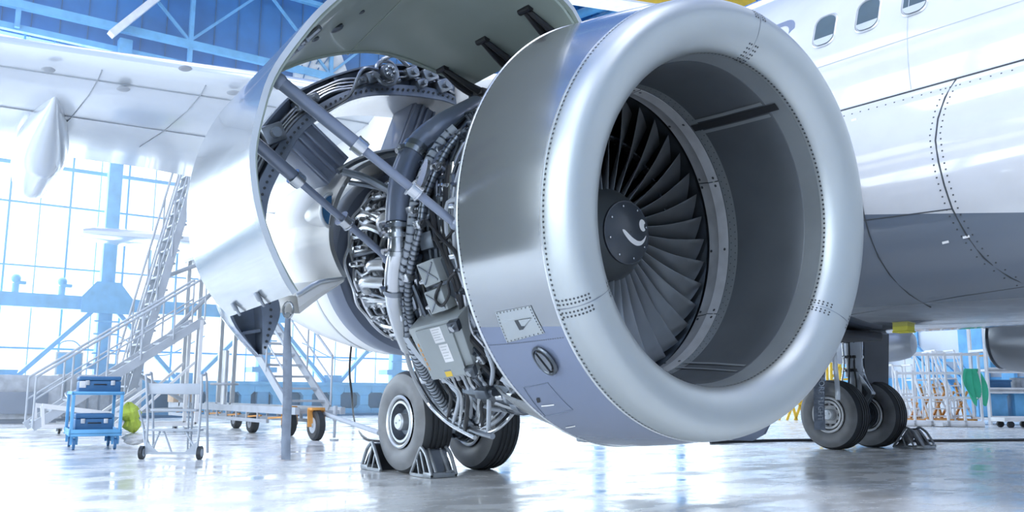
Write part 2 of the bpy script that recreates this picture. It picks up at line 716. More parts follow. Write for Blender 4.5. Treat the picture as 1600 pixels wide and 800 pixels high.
for a_, b2 in ((0, 1), (1, 2), (2, 3), (3, 0)):
    pts = []
    for k in range(7):
        t = k / 6
        x = od[a_][0] * (1 - t) + od[b2][0] * t
        th = od[a_][1] * (1 - t) + od[b2][1] * t
        pts.append(droop(cy(x, th, rcowl(x) + .001)))
    mb.tube(pts, .0022, 5, 0)
mb.m(1)
patch(mb, [eskin(846, 633), eskin(866, 631), eskin(866, 633), eskin(846, 635)], rcowl, 2, 2, .003, droop)
patch(mb, [eskin(884, 667), eskin(899, 664.5), eskin(899, 666), eskin(884, 668.5)], rcowl, 2, 2, .003, droop)
mb.m(2)
patch(mb, [eskin(838, 622), eskin(843, 621), eskin(845, 628), eskin(840, 629)], rcowl, 2, 2, .003, droop)
epart('service_door', mb, ['frame', 'mark', 'black'])

# --- intake duct
mb = MB()
mb.m(1).lathe([(-.318, .8748), (-.37, .870), (-.42, .865)], 128, droop)
mb.m(0).lathe([(-.42, .865), (-.425, .862), (-.55, .857), (-.70, .853), (-.85, .852), (-.906, .8517)], 128, droop)
mb.m(2)
for th, w in ((-124, 1.7),):
    patch(mb, [(-.36, th - w), (-.36, th + w), (-.89, th + w), (-.89, th - w)], rduct, 10, 3, -.009, droop)
mb.m(1)
for th, w in ((-127.2, .8), (-120.8, .8), (66, .9), (118, .7), (113, .6)):
    patch(mb, [(-.43, th - w), (-.43, th + w), (-.89, th + w), (-.89, th - w)], rduct, 10, 2, -.006, droop)
patch(mb, [(-.84, 0), (-.90, 0), (-.90, 359), (-.84, 359)], rduct, 2, 120, -.0015, droop)
mb.m(3)
for k in range(120):
    rivet(mb, -.855, k * 3, .8495, .004)
    rivet(mb, -.885, k * 3 + 1.5, .8495, .004)
epart('intake_duct', mb, ['liner', 'linerlite', 'black', 'rivet'])

# --- pale ring of six bolted segments ahead of the fan
for k in range(6):
    mb = MB()
    a0, a1 = -31 + k * 60 + .22, 29 + k * 60 - .22
    mb.lathe([(-.904, .868), (-.904, .848), (-.975, .843), (-.99, .852), (-1.068, .868), (-1.080, .880)], 24, None, a0, a1)
    mb.m(1)
    for th in (a0 + 1.6, (a0 + a1) / 2, a1 - 1.6):
        rivet(mb, -.93, th, .8455, .010, None)
        rivet(mb, -1.05, th, .863, .010, None)
    epart('fan_ring_segment', mb, ['track', 'rivet'])

# --- fan
mb0 = None
FZ = .0
for k in range(36):
    if mb0 is None:
        mb = MB()
        secs = []
        NS = 12
        for i in range(NS + 1):
            t = i / NS
            r_ = .27 + (.866 - .27) * t
            ch = .155 + .075 * t
            be = R(24 + 38 * t ** .9)
            lean = .05 * math.sin(PI * t) * .5 + .03 * t * t
            le, te = [], []
            sec = []
            for u, th_ in ((0, .0008), (.12, .006), (.4, .009), (.75, .006), (1, .0008)):
                camber = .10 * ch * (1 - .55 * t) * 4 * u * (1 - u)
                ax = -1.115 + .005 * t - u * ch * math.cos(be) - camber * math.sin(be) * -1 * .3
                tg = (u - .35) * ch * math.sin(be) - camber * math.cos(be) * .9 + lean
                sec.append((ax, tg, th_ * (1.5 - t)))
            up = [Vector((ax, 0, 0)) + Vector((0, math.sin((tg + th_) / r_), math.cos((tg + th_) / r_))) * r_ for ax, tg, th_ in sec]
            lo = [Vector((ax, 0, 0)) + Vector((0, math.sin((tg - th_) / r_), math.cos((tg - th_) / r_))) * r_ for ax, tg, th_ in sec]
            secs.append(up + lo[::-1])
        mb.grid(secs, True)
        # mid-span snubber
        mb.m(1)
        rs = .645
        t = (rs - .27) / .596
        for s in (-1, 1):
            mb.beam(Vector((-1.235, s * .004 + .03, rs)), Vector((-1.235 + s * .012, s * .062 + .03, rs - .004)), .05, .012)
        ob = epart('fan_blade', mb, ['blade', 'msteel'])
        ob.rotation_euler = (R(2), 0, 0)
        mb0 = ob
    else:
        c = mb0.copy()
        COL.objects.link(c)
        c.parent = eng
        c.rotation_euler = (R(2) + 2 * PI * k / 36, 0, 0)
mb = MB()
SPIN = [(-1.36, .31), (-1.16, .288), (-1.12, .278), (-1.06, .240), (-.995, .188)]
mb.lathe(SPIN, 64)
mb.m(1)
for k in range(24):
    rivet(mb, -1.13, k * 15, .284, .006, None, .002)
spn = epart('spinner', mb, ['spincone', 'steel'])
dome = lambda q: -.985 + .030 * (1 - q * q)
RP = .182
mb = MB()
mb.lathe([(-.995, .190), (-.984, .188), (-.984, RP)] + [(dome(q), RP * q) for q in (1, .9, .75, .6, .45, .3, .15, .02)], 64)
epart('spinner_cap', mb, ['spinner'], 'dark domed cap', spn)
mb = MB()


def capf(u, v):
    q = min(1, math.hypot(u, v))
    return Vector((dome(q) + .002, u * RP, v * RP))


tail = [(-.36, .04, .005), (-.30, .0, .05), (-.15, -.12, .075), (.03, -.235, .085), (.22, -.305, .085), (.38, -.325, .078), (.56, -.29, .065), (.72, -.18, .045), (.84, -.02, .012)]
tl = catmull([Vector((a, b2, c)) for a, b2, c in tail], 6)
rows = []
for i, p in enumerate(tl):
    t = (tl[min(i + 1, len(tl) - 1)] - tl[max(i - 1, 0)])
    n2 = Vector((-t.y, t.x, 0)).normalized()
    rows.append([capf(*(Vector((p.x, p.y, 0)) + n2 * p.z * q).xy) for q in (-1, -.33, .33, 1)])
mb.grid(rows)
cc, ww = (.64, .30), (.20, .20)
pts = [(0, 0)]
ring_ = []
for k in range(36):
    a = 2 * PI * k / 36
    rr = 1.0
    if 0.0 < ((a + .55) % (2 * PI)) < .9:
        rr = .45
    ring_.append(capf(cc[0] + ww[0] * rr * math.cos(a), cc[1] + ww[1] * rr * math.sin(a)))
mb.add([capf(*cc)] + ring_, [(0, 1 + k, 1 + (k + 1) % 36) for k in range(36)])
epart('swirl_mark', mb, ['mark'], 'white swirl painted on the cap', spn)
mb = MB()
for k in range(8):
    a = 2 * PI * k / 8 + .3
    c = Vector((dome(.86) + .002, .86 * RP * math.cos(a), .86 * RP * math.sin(a)))
    mb.cyl(c, c + Vector((.005, 0, 0)), .006, 8)
epart('cap_bolts', mb, ['steel'], None, spn)
# guide vanes deep behind the fan
mb = MB()
for k in range(44):
    a = 2 * PI * k / 44
    d1 = Vector((0, math.cos(a), math.sin(a)))
    d2 = Vector((0, -math.sin(a), math.cos(a)))
    mb.add([Vector((-1.62, 0, 0)) + d1 * .5, Vector((-1.78, 0, 0)) + d1 * .5 + d2 * .03, Vector((-1.78, 0, 0)) + d1 * .92 + d2 * .03, Vector((-1.62, 0, 0)) + d1 * .92], [(0, 1, 2, 3)])
epart('guide_vanes', mb, ['dsteel'])
mb = MB()
mb.lathe([(-1.36, .31), (-1.6, .46), (-2.0, .50), (-2.02, .92)], 64)
epart('fan_hub', mb, ['black'])
mb = MB()
mb.lathe([(-1.103, .885), (-1.5, .89), (-2.05, .93), (-2.06, .965), (-1.95, .965), (-1.94, .94), (-1.62, .935), (-1.61, .955), (-1.57, .955), (-1.56, .93), (-1.2, .925), (-1.19, .945), (-1.15, .945), (-1.14, .92), (-1.0, .92)], 96)
epart('fan_case', mb, ['dsteel'])

# --- fan cowl door, swung up
def yz(tab, x):
    return [Vector((x, a, b2)) for a, b2 in tab]


FR = yz([(-.37, 1.18), (-.48, 1.285), (-.75, 1.385), (-1.1, 1.40), (-1.45, 1.30), (-1.75, 1.10), (-1.993, .844), (-2.121, .662), (-2.238, .45), (-2.285, .267), (-2.308, .093), (-2.293, -.044), (-2.259, -.178), (-2.204, -.31), (-2.122, -.454), (-2.073, -.517)], -1.0)
AF = yz([(-.20, 1.165), (-.36, 1.195), (-.56, 1.222), (-.76, 1.243), (-.95, 1.236), (-1.13, 1.195), (-1.40, 1.09), (-1.62, .962), (-1.80, .81), (-1.96, .60), (-2.06, .37), (-2.105, .12), (-2.09, -.10), (-2.02, -.32), (-1.92, -.47), (-1.82, -.565)], -2.35)
fr_ = resample(catmull(FR, 8), 64)
af_ = resample(catmull(AF, 8), 64)
rows = []
for i in range(9):
    t = i / 8
    rows.append([a.lerp(b2, t) for a, b2 in zip(fr_, af_)])
mb = MB()
mb.shell(rows, .028, lambda i: Vector((0, -1.05, .08)))
mb.m(3)
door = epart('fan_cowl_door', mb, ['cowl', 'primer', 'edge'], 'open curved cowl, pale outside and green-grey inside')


def onDoor(i, k, depth):
    """point inside the door skin: i 0..1 front to back, k 0..1 hinge to latch edge"""
    f = k * 63
    j = min(62, int(f))
    q = f - j
    a = fr_[j].lerp(fr_[j + 1], q).lerp(af_[j].lerp(af_[j + 1], q), i)
    d = Vector((0, -1.05 - a.y, .08 - a.z)).normalized()
    return a + d * depth


mb = MB()
for i in (.03, .97):
    mb.tube([onDoor(i, k / 20, .032) for k in range(21)], .012, 6, 2)
mb.tube([onDoor(i / 6, .30, .032) for i in range(7)], .004, 6, 1)
mb.m(1)
for i, k, s in ((.62, .40, .05), (.66, .44, .03), (.5, .37, .022)):
    c = onDoor(i, k, .03)
    mb.sphere(c, s, 6, (1.5, .5, .4))
epart('door_frame', mb, ['primer', 'dsteel'], parent=door)
mb = MB()
for k in range(9):
    c = onDoor(.40 + .05 * (k % 5), .50 + .016 * k, .045)
    mb.box(c, (.10 + .05 * (k % 3), .05, .03), Matrix.Rotation(.9, 3, 'X'), .006)
mb.tube([onDoor(.35, .5, .05), onDoor(.55, .56, .05), onDoor(.8, .63, .05)], .016, 8)
mb.tube([onDoor(.5, .5, .05), onDoor(.7, .58, .05), onDoor(.9, .66, .05)], .011, 8)
epart('door_latch_gear', mb, ['msteel'], parent=door)
for i, px in ((.2, (858, 48, 853, 62)), (.55, (796, 88, 800, 105)), (.93, (732, 118, 740, 140))):
    mb = MB()
    c = onDoor(i, .085, .03)
    q = Vector((c.x + .05, -.22, 1.07))
    for s in (-.04, .04):
        mb.tube([c + Vector((s * .3, 0, 0)), (c + q) / 2 + Vector((s, .02, -.02)), q + Vector((s, 0, 0))], .02, 8, 3, rf=lambda t: .8 + .7 * t)
    mb.box(q, (.16, .06, .05), None, .01)
    mb.cyl(c - Vector((.05, 0, 0)), c + Vector((.05, 0, 0)), .022, 10)
    epart('hinge_arm', mb, ['black'], None, door)
for i in (.35, .75):
    mb = MB()
    c = onDoor(i, .985, -.012)
    mb.box(c, (.035, .02, .05), Matrix.Rotation(.6, 3, 'X'), .006)
    mb.box(c + Vector((0, .025, -.03)), (.02, .014, .04), Matrix.Rotation(.6, 3, 'X'), .006)
    epart('door_latch', mb, ['msteel'], None, door)

# --- hold-open rods
for (p, mid, q, r1, r2, cl) in (
        (ex(436, 127, -1.32), None, ex(712, 350, -1.08), .034, .023, ((.42, .46), (.735, .775))),
        (ex(388, 214, -1.85), None, ex(606, 404, -1.98), .036, .022, ((.30, .34), (.645, .69)))):
    mb = MB()
    P = lambda t: p.lerp(q, t)
    mb.cyl(P(0), P(cl[0][1]), r1, 16)
    mb.cyl(P(cl[0][0]), P(1), r2, 16)
    mb.sphere(P(0), r1 * 1.2, 8)
    mb.sphere(P(1), r1, 8)
    rod = epart('hold_open_rod', mb, ['lowgrey'])
    for k, (a, b2) in enumerate(cl):
        mb = MB()
        mb.cyl(P(a), P(b2), r1 * (1.28 if k == 0 else 1.05), 16)
        mb.cyl(P(a - .008), P(a), r1 * 1.35, 16)
        mb.cyl(P(b2), P(b2 + .008), r1 * 1.2, 16)
        epart('rod_collar', mb, ['steel'], 'bright collar', rod)

# --- thrust reverser half, swung up behind
XR = -2.6
TAPER = ((-2.6, 1), (-2.75, .985), (-2.9, .955), (-3.05, .92))
RO = yz([(0.04, 1.25), (-.34, 1.33), (-.76, 1.25), (-1.05, 1.13), (-1.36, .935), (-1.49, .80), (-1.64, .565), (-1.77, .25), (-1.81, -.05), (-1.785, -.35), (-1.71, -.57), (-1.62, -.68), (-1.51, -.79)], XR)
RI = yz([(-.01, 1.04), (-.22, 1.095), (-.65, 1.05), (-.95, .96), (-1.175, .80), (-1.345, .62), (-1.46, .37), (-1.52, .20), (-1.53, .02), (-1.50, -.15), (-1.45, -.35), (-1.40, -.52), (-1.49, -.76)], XR)
ro = resample(catmull(RO, 8), 72)
ri = resample(catmull(RI, 8), 72)


def sc_yz(pts, x, s, c=(-.55, .15)):
    return [Vector((x, c[0] + (p.y - c[0]) * s, c[1] + (p.z - c[1]) * s)) for p in pts]


mb = MB()
rows = [sc_yz(ro, x, k) for x, k in TAPER]
mb.grid(rows)
mb.m(1)
rows = [sc_yz(ri, x, k * (1 + .1 * (-2.6 - x) / 1.7)) for x, k in TAPER]
mb.grid(rows)
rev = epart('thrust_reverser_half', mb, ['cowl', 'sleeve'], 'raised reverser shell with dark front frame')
mb = MB()
# dark front frame: recessed channel between two flanges
lerp = lambda A, B, t, x: [Vector((x, a.y + (b2.y - a.y) * t, a.z + (b2.z - a.z) * t)) for a, b2 in zip(A, B)]
mb.grid([lerp(ro, ri, 0, XR), lerp(ro, ri, .06, XR), lerp(ro, ri, .08, XR - .09), lerp(ro, ri, .60, XR - .10), lerp(ro, ri, .64, XR - .01), lerp(ro, ri, .98, XR + .01), lerp(ro, ri, 1.0, XR)])
mb.m(1)
for k in range(1, 71):
    for t in (.80,):
        c = lerp(ro, ri, t, XR + .004)[k]
        mb.cyl(c, c + Vector((.006, 0, 0)), .009, 6)
mb.m(2)
for k in range(4, 70, 7):
    a, b2 = lerp(ro, ri, .08, XR - .06)[k], lerp(ro, ri, .6, XR - .06)[k]
    mb.beam(a, b2, .02, .09, (1, 0, 0))
epart('front_frame', mb, ['frame', 'seam', 'frame'], parent=rev)
for t, r_, a, b2, mt in ((.24, .012, 6, 60, 'msteel'), (.40, .009, 2, 48, 'steel'), (.50, .014, 14, 64, 'msteel'), (.32, .008, 22, 58, 'steel')):
    mb = MB()
    L = lerp(ro, ri, t, XR - .02)
    L2 = lerp(ro, ri, t + .12, XR - .02)
    pts = [(L if (k // 8) % 2 else L2)[k] for k in range(a, b2, 3)]
    mb.tube(pts, r_, 8, 3)
    epart('hydraulic_line', mb, [mt], None, rev)
# actuator drive at the crown and boxes along the frame
mb = MB()
c = ex(604, 114, XR + .04)
mb.tube([c + Vector((0, .085 * math.cos(a * PI / 8), .085 * math.sin(a * PI / 8))) for a in range(16)], .016, 8, 0, True)
mb.cyl(c, c + Vector((.05, 0, 0)), .055, 16)
for a in range(6):
    q = c + Vector((.055, .03 * math.cos(a), .03 * math.sin(a)))
    mb.sphere(q, .014, 5)
mb.tube([c + Vector((.02, -.05, .08)), c + Vector((.02, .05, .13)), c + Vector((.02, .16, .08))], .014, 8)
mb.tube([c + Vector((.02, -.08, 0)), c + Vector((.02, -.2, -.03)), ex(545, 150, XR + .03), ex(500, 178, XR + .03)], .012, 8)
epart('drive_motor', mb, ['msteel'], None, rev)
for px, py, s in ((578, 122, .10), (470, 165, .09), (486, 155, .08), (424, 210, .15), (560, 128, .07), (640, 115, .10), (668, 118, .12), (690, 135, .12), (655, 132, .08)):
    mb = MB()
    c = ex(px, py, XR - .02)
    mb.box(c, (.10, s, s * .8), Matrix.Rotation(.5, 3, 'X'), .012)
    mb.cyl(c + Vector((.05, 0, 0)), c + Vector((.09, 0, 0)), s * .22, 10)
    epart('actuator_block', mb, ['msteel'], None, rev)
# inner barrel with vent scoop, radial web, bottom flange
IB = yz([(-.20, .74), (-.42, .715), (-.62, .655), (-.80, .575), (-.97, .46), (-1.07, .30), (-1.12, .12), (-1.115, -.05), (-1.06, -.18), (-1.0, -.265)], -2.55)
ib = resample(catmull(IB, 8), 48)
mb = MB()
rows = [sc_yz(ib, x, s, (-.35, .15)) for x, s in ((-2.55, 1), (-2.75, 1.02), (-3.0, 1.03), (-3.3, 1.0), (-3.6, .95))]
mb.shell(rows, .03, lambda i: Vector((0, -.35, .15)))
epart('inner_barrel', mb, ['inner', 'inner', 'edge'], 'smooth pale inner barrel', rev)
bvh = BVHTree.FromPolygons(mb.v, mb.f)
hit = bvh.ray_cast(M_ENGI @ CAM, (M_ENGI.to_3x3() @ ray(492, 334)).normalized())
mb = MB()
c = hit[0] or ex(492, 330, -2.8)
P0 = c + Vector((.04, .015, .0))
rows = []
for i, (dx, w, h) in enumerate(((.16, .11, .075), (.06, .105, .072), (-.06, .085, .055), (-.17, .05, .025), (-.24, .01, .004))):
    rows.append([P0 + Vector((dx, -h * math.sin(a) - .0, w * math.cos(a))) for a in [PI * k / 12 for k in range(13)]])
mb.grid(rows)
mb.m(1)
mb.add(rows[0], [tuple(range(13))])
mb.m(2).tube(rows[0], .012, 8, 0)
epart('vent_scoop', mb, ['inner', 'dblue', 'edge'], None, rev)
mb = MB()
a, b2 = Vector((-2.55, -1.0, -.265)), ex(464, 462, -2.57)
a2, b3 = ex(535, 438, -2.55), ex(468, 490, -2.57)
back = lambda p, dx, s=.93: Vector((p.x - dx, -.4 + (p.y + .4) * s, .1 + (p.z - .1) * s))
rows = [[a, a.lerp(b2, .5) + Vector((.0, -.01, .03)), b2], [a2, a2.lerp(b3, .5), b3]]
mb.grid([rows[0], [r0.lerp(r1, .5) + Vector((.05, -.02, -.02)) for r0, r1 in zip(*rows)], rows[1]])
mb.grid([rows[0], [back(p, .9) for p in rows[0]]])
mb.grid([rows[1], [back(p, .9) for p in rows[1]]])
mb.m(1)
mb.tube(rows[0], .016, 8, 3)
epart('bottom_flange', mb, ['inner', 'edge'], None, rev)


def web(name, q0, q1, w, depth, mats, x, label=None):
    """radial plate between frame and barrel with raised rails"""
    p, q = ex(*q0, x), ex(*q1, x)
    d = (q - p).normalized()
    s = Vector((0, -d.z, d.y))
    mb_ = MB()
    rot = Matrix((Vector((1, 0, 0)), d, s)).transposed()
    L = (q - p).length
    mb_.box((p + q) / 2 - Vector((depth / 2, 0, 0)), (depth, L, w), rot, .01)
    mb_.m(1)
    for k in (-.42, -.1, .12, .42):
        mb_.box((p + q) / 2 + s * w * k + Vector((.008, 0, 0)), (.03, L * .96, w * .07), rot, .004)
    return epart(name, mb_, mats, label, rev)


web('radial_web', (461, 203), (529, 268), .26, .25, ['lowgrey', 'lowgrey'], -2.62)
web('upper_web', (664, 165), (634, 250), .20, .25, ['lowgrey', 'lowgrey'], -2.75)
mb = MB()
mb.tube([ex(528, 268, -2.56), ex(560, 250, -2.56), ex(600, 238, -2.56), ex(660, 232, -2.56)], .02, 8, 4)
mb.tube([ex(536, 268, -2.5), ex(575, 280, -2.4), ex(620, 305, -2.3)], .026, 10, 4)
mb.tube([ex(545, 285, -2.5), ex(585, 292, -2.4), ex(612, 300, -2.3)], .016, 10, 4)
epart('tension_link', mb, ['msteel'], None, rev)

# --- the inboard cowls hang open the same way on the far side
for src, nm, lab in ((door, 'fan_cowl_door', 'inboard cowl, hung open on the fuselage side'), (rev, 'thrust_reverser_half', 'inboard reverser shell, hung open on the fuselage side')):
    c = src.copy()
    COL.objects.link(c)
    c.parent = eng
    c.scale = (1, -1, 1)
    c['label'] = lab
    for ch in src.children:
        if ch.name.split('.')[0] in ('door_frame', 'hinge_arm', 'front_frame', 'inner_barrel', 'bottom_flange'):
            d = ch.copy()
            COL.objects.link(d)
            d.parent = c

# --- core cowl, nozzle, plug
mb = MB()
mb.lathe([(-3.2, .60), (-3.22, .71), (-3.27, .735), (-3.34, .74), (-3.42, .735)], 96)
epart('nozzle_ring', mb, ['lowgrey'], 'dark blue-grey ring')
mb = MB()
mb.lathe([(-3.40, .735), (-3.6, .73), (-3.9, .70), (-4.2, .655), (-4.5, .60), (-4.8, .53), (-4.8, .51), (-4.4, .56)], 96)
mb.m(1)
mb.lathe([(-3.62, .731), (-3.64, .733), (-3.66, .729)], 96)
epart('exhaust_nozzle', mb, ['inner', 'edge'], 'white bowl shaped nozzle')
mb = MB()
mb.lathe([(-4.3, .42), (-4.7, .36), (-5.2, .18), (-5.35, .02)], 48)
epart('exhaust_plug', mb, ['msteel'])
# ================================================================== pipes and boxes on the fan case and core
mb = MB()
mb.lathe([(-2.0, .60), (-2.15, .52), (-2.5, .47), (-2.9, .45), (-3.1, .50), (-3.32, .60)], 64)
for x in (-2.3, -2.62, -2.86, -3.05):
    mb.lathe([(x - .02, .44), (x - .02, .53), (x + .02, .53), (x + .02, .44)], 64)
epart('core_case', mb, ['msteel'])


def pipe(name, pts, r_, mt, parent=None, label=None, n=8, sm_=5):
    mb_ = MB()
    mb_.tube(pts, r_, n, sm_)
    return epart(name, mb_, [mt], label, parent)


# fat bleed duct round the outboard side
bd = [ec(px, py, rr) for px, py, rr in ((745, 168, .95), (700, 192, 1.0), (668, 213, 1.02), (645, 240, 1.02), (630, 275, 1.02), (624, 310, 1.02), (622, 350, 1.02))]
bp_ = pipe('bleed_duct', bd, .078, 'lowgrey', None, 'fat blue-grey duct', 20, 6)
bd2 = [ec(px, py, rr) for px, py, rr in ((622, 345, 1.02), (622, 390, 1.02), (617, 430, 1.02), (618, 470, 1.02), (628, 510, 1.0), (640, 540, .97))]
bp2 = pipe('bleed_duct', bd2, .062, 'steel', None, 'bright lower length of the fat duct', 20, 6)
for par, px, py, r_, mt in ((bp_, 652, 230, .088, 'msteel'), (bp_, 648, 236, .088, 'steel'), (bp_, 623, 352, .095, 'msteel'), (bp2, 622, 365, .09, 'steel'), (bp2, 622, 392, .078, 'steel'), (bp2, 617, 450, .072, 'msteel')):
    mb = MB()
    c, c2 = ec(px, py, 1.02), ec(px - (4 if py < 300 else 0), py + 7, 1.02)
    mb.cyl(c, c2, r_, 20)
    mb.cyl(c + (c2 - c) * .3 + Vector((0, -r_, 0)), c + (c2 - c) * .7 + Vector((0, -r_ - .03, 0)), .018, 8)
    epart('duct_clamp', mb, [mt], None, par)

# ribbed conduits beside it
for px_pts, r_, mt, nr in (
        (((712, 200), (690, 222), (668, 258), (652, 300), (645, 340), (641, 380), (632, 420), (627, 455), (632, 500), (650, 555), (672, 600), (700, 640), (735, 668)), .032, 'greypaint', 60),
        (((722, 206), (698, 236), (678, 275), (664, 310), (658, 350), (650, 385), (640, 430), (638, 470), (646, 520)), .026, 'msteel', 44)):
    pts = [ec(a, b2, 1.0) for a, b2 in px_pts]
    mb = MB()
    mb.tube(pts, r_, 12, 6)
    cp = resample(catmull(pts, 6), nr)
    mb.m(1)
    for a, b2 in zip(cp[1:-1], cp[2:]):
        mb.cyl(a, a + (b2 - a).normalized() * .010, r_ * 1.14, 12)
    epart('ribbed_conduit', mb, [mt, 'dsteel'])
    for k in (.2, .45, .7):
        c = cp[int(k * nr)]
        mb = MB()
        mb.box(c, (.07, .08, .05), Matrix.Rotation(.4, 3, 'X'), .01)
        epart('conduit_clamp', mb, ['steel'])

# lengths of tubing traced round the case
traced = [
    ('fuel_line', ((660, 300), (668, 335), (655, 372), (648, 410), (652, 460), (664, 505)), .95, .018, 'steel'),
    ('fuel_line', ((690, 215), (686, 260), (682, 300), (690, 340), (700, 380), (712, 420)), .97, .014, 'dsteel'),
    ('oil_pipe', ((702, 260), (697, 300), (696, 350), (700, 400), (716, 440), (722, 480), (732, 520), (752, 545), (775, 570)), .99, .020, 'black'),
    ('oil_pipe', ((708, 255), (704, 300), (703, 345), (708, 395), (722, 430), (728, 470), (738, 515), (756, 538), (772, 556)), .98, .015, 'steel'),
    ('oil_pipe', ((694, 250), (688, 300), (686, 345), (690, 400), (704, 440)), .97, .012, 'msteel'),
    ('wiring_harness', ((676, 330), (682, 370), (696, 400), (710, 440), (718, 470)), 1.0, .017, 'black'),
    ('wiring_harness', ((668, 345), (690, 372), (712, 395), (720, 425)), 1.01, .012, 'black'),
    ('wiring_harness', ((690, 440), (680, 465), (690, 478), (702, 460), (700, 440), (712, 425)), 1.06, .008, 'black'),
    ('wiring_harness', ((716, 330), (708, 360), (690, 378), (676, 372)), 1.0, .010, 'black'),
    ('fuel_line', ((718, 280), (712, 330), (710, 380), (718, 425), (735, 470)), .99, .012, 'greypaint'),
    ('drain_pipe', ((672, 596), (690, 622), (712, 650), (742, 668), (765, 672)), .99, .014, 'steel'),
    ('drain_pipe', ((690, 596), (705, 618), (728, 640), (742, 655)), .98, .013, 'dsteel'),
    ('drain_pipe', ((700, 596), (712, 615), (722, 638), (735, 650)), 1.0, .011, 'steel'),
    ('drain_pipe', ((712, 594), (728, 612), (740, 632), (752, 648)), .99, .013, 'greypaint'),
    ('drain_pipe', ((724, 594), (736, 606), (752, 622), (768, 640)), .98, .012, 'steel'),
    ('drain_pipe', ((735, 592), (752, 600), (772, 606), (780, 622)), 1.0, .015, 'dsteel'),
    ('wiring_harness', ((760, 545), (770, 575), (768, 605), (776, 620), (790, 612)), 1.02, .014, 'greypaint'),
    ('wiring_harness', ((745, 560), (765, 580), (782, 600), (795, 630)), 1.0, .02, 'black'),
    ('drain_pipe', ((800, 606), (786, 632), (770, 650), (750, 664)), 1.04, .016, 'steel'),
    ('drain_pipe', ((808, 612), (792, 640), (776, 658), (752, 672)), 1.05, .014, 'greypaint'),
    ('drain_pipe', ((815, 622), (800, 648), (780, 668), (756, 680)), 1.05, .012, 'steel'),
    ('oil_pipe', ((640, 530), (652, 575), (672, 615), (702, 650), (740, 672), (770, 682)), .99, .020, 'msteel'),
    ('oil_pipe', ((632, 540), (645, 585), (668, 628), (700, 660), (742, 684)), .98, .016, 'steel'),
]
for nm, pp, rad, r_, mt in traced:
    pipe(nm, [ec(a, b2, rad) for a, b2 in pp], r_, mt)

# the rest of the plumbing follows the drum
kinds = ['fuel_line', 'oil_pipe', 'wiring_harness', 'drain_pipe']
for k in range(58):
    x = RND.uniform(-1.98, -1.08)
    th = RND.uniform(-62, 95)
    rad = RND.uniform(.955, .985)
    pts = [cy(x, th, rad)]
    for s in range(RND.randint(3, 6)):
        if RND.random() < .66:
            th += RND.uniform(7, 18)
        else:
            x = min(-1.04, max(-2.02, x + RND.choice((-1, 1)) * RND.uniform(.06, .22)))
            th += 2
        pts.append(cy(x, th, rad + RND.uniform(-.01, .015)))
    pipe(kinds[k % 4], pts, RND.choice((.007, .009, .011, .014, .018)), RND.choice(('steel', 'msteel', 'dsteel', 'dsteel', 'black', 'greypaint')), n=7, sm_=3)
for k in range(46):
    x, th = RND.uniform(-2.0, -1.06), RND.uniform(-58, 105)
    c = cy(x, th, .975)
    mb = MB()
    w = RND.uniform(.03, .075)
    rot = Matrix.Rotation(-R(th) + PI / 2, 3, 'X')
    mb.box(c, (w, w * RND.uniform(.6, 1.4), .06), rot, .006)
    d = Vector((0, c.y, c.z)).normalized()
    for s in (-.3, .3):
        mb.cyl(c + d * .02 + Vector((w * s, 0, 0)), c + d * .055 + Vector((w * s, 0, 0)), .008, 6)
    epart('pipe_bracket', mb, [RND.choice(('msteel', 'dsteel', 'steel', 'dsteel'))])

# control unit, labels, connectors
def quad_box(name, q, rad, depth, mats, label=None, bev=.012):
    """box whose outer face has four surveyed corners"""
    o4 = [ec(a, b2, rad) for a, b2 in q]
    c = sum(o4, Vector()) / 4
    n_ = (o4[1] - o4[0]).cross(o4[3] - o4[0]).normalized()
    if n_.dot(Vector((0, c.y, c.z))) < 0:
        n_ = -n_
    # flatten the face so that it is truly planar
    o4 = [p - n_ * (p - c).dot(n_) for p in o4]
    i4 = [p - n_ * depth for p in o4]
    bm = bmesh.new()
    vs = [bm.verts.new(p) for p in o4 + i4]
    for f in ((0, 1, 2, 3), (7, 6, 5, 4), (0, 4, 5, 1), (1, 5, 6, 2), (2, 6, 7, 3), (3, 7, 4, 0)):
        bm.faces.new([vs[i] for i in f])
    bmesh.ops.bevel(bm, geom=list(bm.edges), offset=bev, segments=2, affect='EDGES', profile=.5)
    bm.verts.index_update()
    mb_ = MB()
    mb_.add([v.co.copy() for v in bm.verts], [tuple(v.index for v in f.verts) for f in bm.faces])
    bm.free()
    ob = epart(name, mb_, mats, label)

    def fr(u, v, h):
        return (o4[0] * (1 - u) + o4[1] * u) * (1 - v) + (o4[3] * (1 - u) + o4[2] * u) * v + n_ * h
    return ob, fr, n_


def on_face(fr, u0, v0, u1, v1, h0, h1, mb_):
    mb_.add([fr(u, v, h) for h in (h0, h1) for u, v in ((u0, v0), (u1, v0), (u1, v1), (u0, v1))],
            [(0, 1, 2, 3), (7, 6, 5, 4), (0, 4, 5, 1), (1, 5, 6, 2), (2, 6, 7, 3), (3, 7, 4, 0)])
    return mb_


